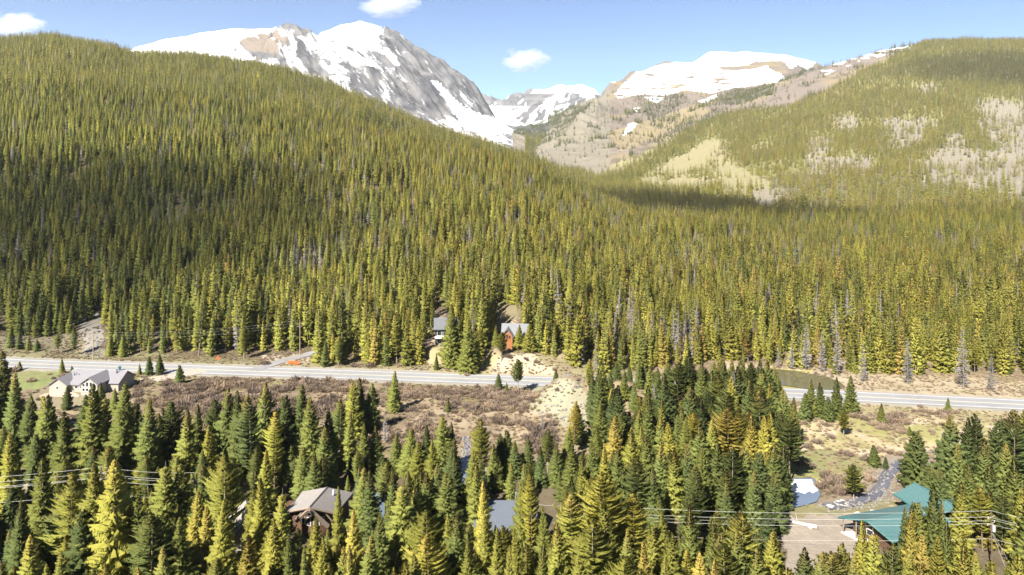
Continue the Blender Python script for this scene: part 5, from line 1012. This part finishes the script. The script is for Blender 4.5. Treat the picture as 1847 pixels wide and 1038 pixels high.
for i in (0, 1, 3): wire(ta_[i], tb_[i], 1.6, '%s wire strung along the far side of the highway' % WN[i], .009); wire(tc_[i], ta_[i], 1.6, '%s wire left of the pale roadside pole' % WN[i], .009)

# ------------------------------------------------------------------ small roadside things
c = px2w(530, 658); ob = empty('safety_barrier', (c[0], c[1], h1(*c)), -.3, 'orange plastic safety fence beside the forked driveway', 'barrier')
for i in range(4): m = MB(); m.box(-2.4+i*1.2, -.05, .25+.1*(i % 2), -1.3+i*1.2, .05, 1.25+.1*(i % 2)); m.build('panel', M['safety'], ob)
for i in range(5): m = MB(); m.tube([(-2.4+i*1.2, 0, -.2), (-2.4+i*1.2, 0, 1.4)], .05, 6); m.build('stake', M['safety'], ob)
c = px2w(393, 655); sg = empty('road_sign', (c[0], c[1], h1(*c)), .2, 'small orange roadside sign on a post across the highway', 'sign')
m = MB(); m.tube([(0, 0, -.3), (0, 0, 2.4)], .05, 6); m.build('post', M['can'], sg); m = MB(); m.add([(0, -.07, 1.2), (.75, -.07, 1.95), (0, -.07, 2.7), (-.75, -.07, 1.95), (0, -.11, 1.2), (.75, -.11, 1.95), (0, -.11, 2.7), (-.75, -.11, 1.95)], [(0, 1, 2, 3), (7, 6, 5, 4), (0, 4, 5, 1), (1, 5, 6, 2), (2, 6, 7, 3), (3, 7, 4, 0)]); m.build('panel', M['safety'], sg)
c = px2w(216, 669); bn = empty('rubbish_bin', (c[0], c[1], h1(*c)), .3, 'teal wheeled bin at the ranch house drive', 'bin')
m = MB(); m.prism([(-.32, 0), (.32, 0), (.42, 1.5), (-.42, 1.5)], -.35, .35); m.build('body', M['bluebin'], bn); m = MB(); m.box(-.46, -.4, 1.5, .46, .42, 1.6); m.build('lid', M['bluebin'], bn)

# ------------------------------------------------------------------ clouds
def cloud_mat(name, dens, soft):
    k = NT(name); k.t.nodes.remove(k.b); v = k.n('ShaderNodeVolumePrincipled'); v.inputs['Color'].default_value = (.98, .98, 1, 1); v.inputs['Anisotropy'].default_value = .3
    if soft:
        o = k.obj(); ln = k.n('ShaderNodeVectorMath', operation='LENGTH'); k.l(o, ln.inputs[0]); nz = k.noise(1.6, 6, o, .6)
        d = k.math('SUBTRACT', k.math('MULTIPLY', nz, 2.3), k.math('ADD', k.math('MULTIPLY', ln.outputs['Value'], .95), .32)); k.l(k.math('MULTIPLY', d, dens, False), v.inputs['Density'])
        mx = k.math('MAXIMUM', k.math('MULTIPLY', d, dens), 0.0); k.l(mx, v.inputs['Density'])
    else: v.inputs['Density'].default_value = dens
    k.l(v.outputs[0], k.out.inputs['Volume']); return k.m
def blob(name, loc, scl, mat, label, seed, amp=.35):
    bm = bmesh.new(); bmesh.ops.create_icosphere(bm, subdivisions=4, radius=1)
    co = np.array([v.co[:] for v in bm.verts]); n = fbm(co[:, 0]*2+seed*7+50, co[:, 1]*2+co[:, 2]+50, 4, seed)*2*amp
    if amp:
        for v, q in zip(bm.verts, n): v.co *= 1+q
    me = bpy.data.meshes.new(name); bm.to_mesh(me); bm.free(); me.materials.append(mat); o = link(name, me, None, loc); o.scale = scl; return tag(o, label, 'cloud', 'clouds')
CM = cloud_mat('cloud_vapour', .010, True); CS = cloud_mat('thick_cloud', .010, False); CV = cloud_mat('veil_cloud', .0045, False); CT = cloud_mat('thin_cloud', .0065, False)
for u, v, w, h, lab, sd in ((28, 44, 560, 260, 'small white puff cloud above the left wooded ridge', 3), (700, 8, 620, 260, 'faint white cloud above the snowy peak', 5), (947, 108, 480, 240, 'small puff cloud over the gap between the mountains', 9)):
    o = blob('cloud', pt(u, v, 12500), (w, 300, h), CM, lab, sd, 0.)
# clouds overhead, out of the picture, whose shadows lie on the slopes
for x, y, z, rx, ry, sd, lab in SHADOW_CLOUDS:
    k = (1900-z)/TS.z; o = blob('cloud', (x+TS.x*k, y+TS.y*k, 1900), (rx, ry, 60), {1: CT, 2: CS, 4: CV}[sd], lab, sd, .4); o.rotation_euler = (0, 0, .46 if sd == 2 else 0)
# ------------------------------------------------------------------ thin mountain haze
print('ground z', Z.min(), Z.max())
hz = MB(); hz.box(-9700, -200, Z.min()-1, 9700, 8300, 1330); ho = hz.build('haze', M['wire']); ho.data.materials.clear()
k = NT('haze'); k.t.nodes.remove(k.b); v = k.n('ShaderNodeVolumePrincipled'); v.inputs['Color'].default_value = (.86, .93, 1, 1); v.inputs['Density'].default_value = HAZE; v.inputs['Anisotropy'].default_value = .2; k.l(v.outputs[0], k.out.inputs['Volume'])
ho.data.materials.append(k.m); tag(ho, kind='stuff'); ho['label'] = 'thin pale blue haze filling the valley air'
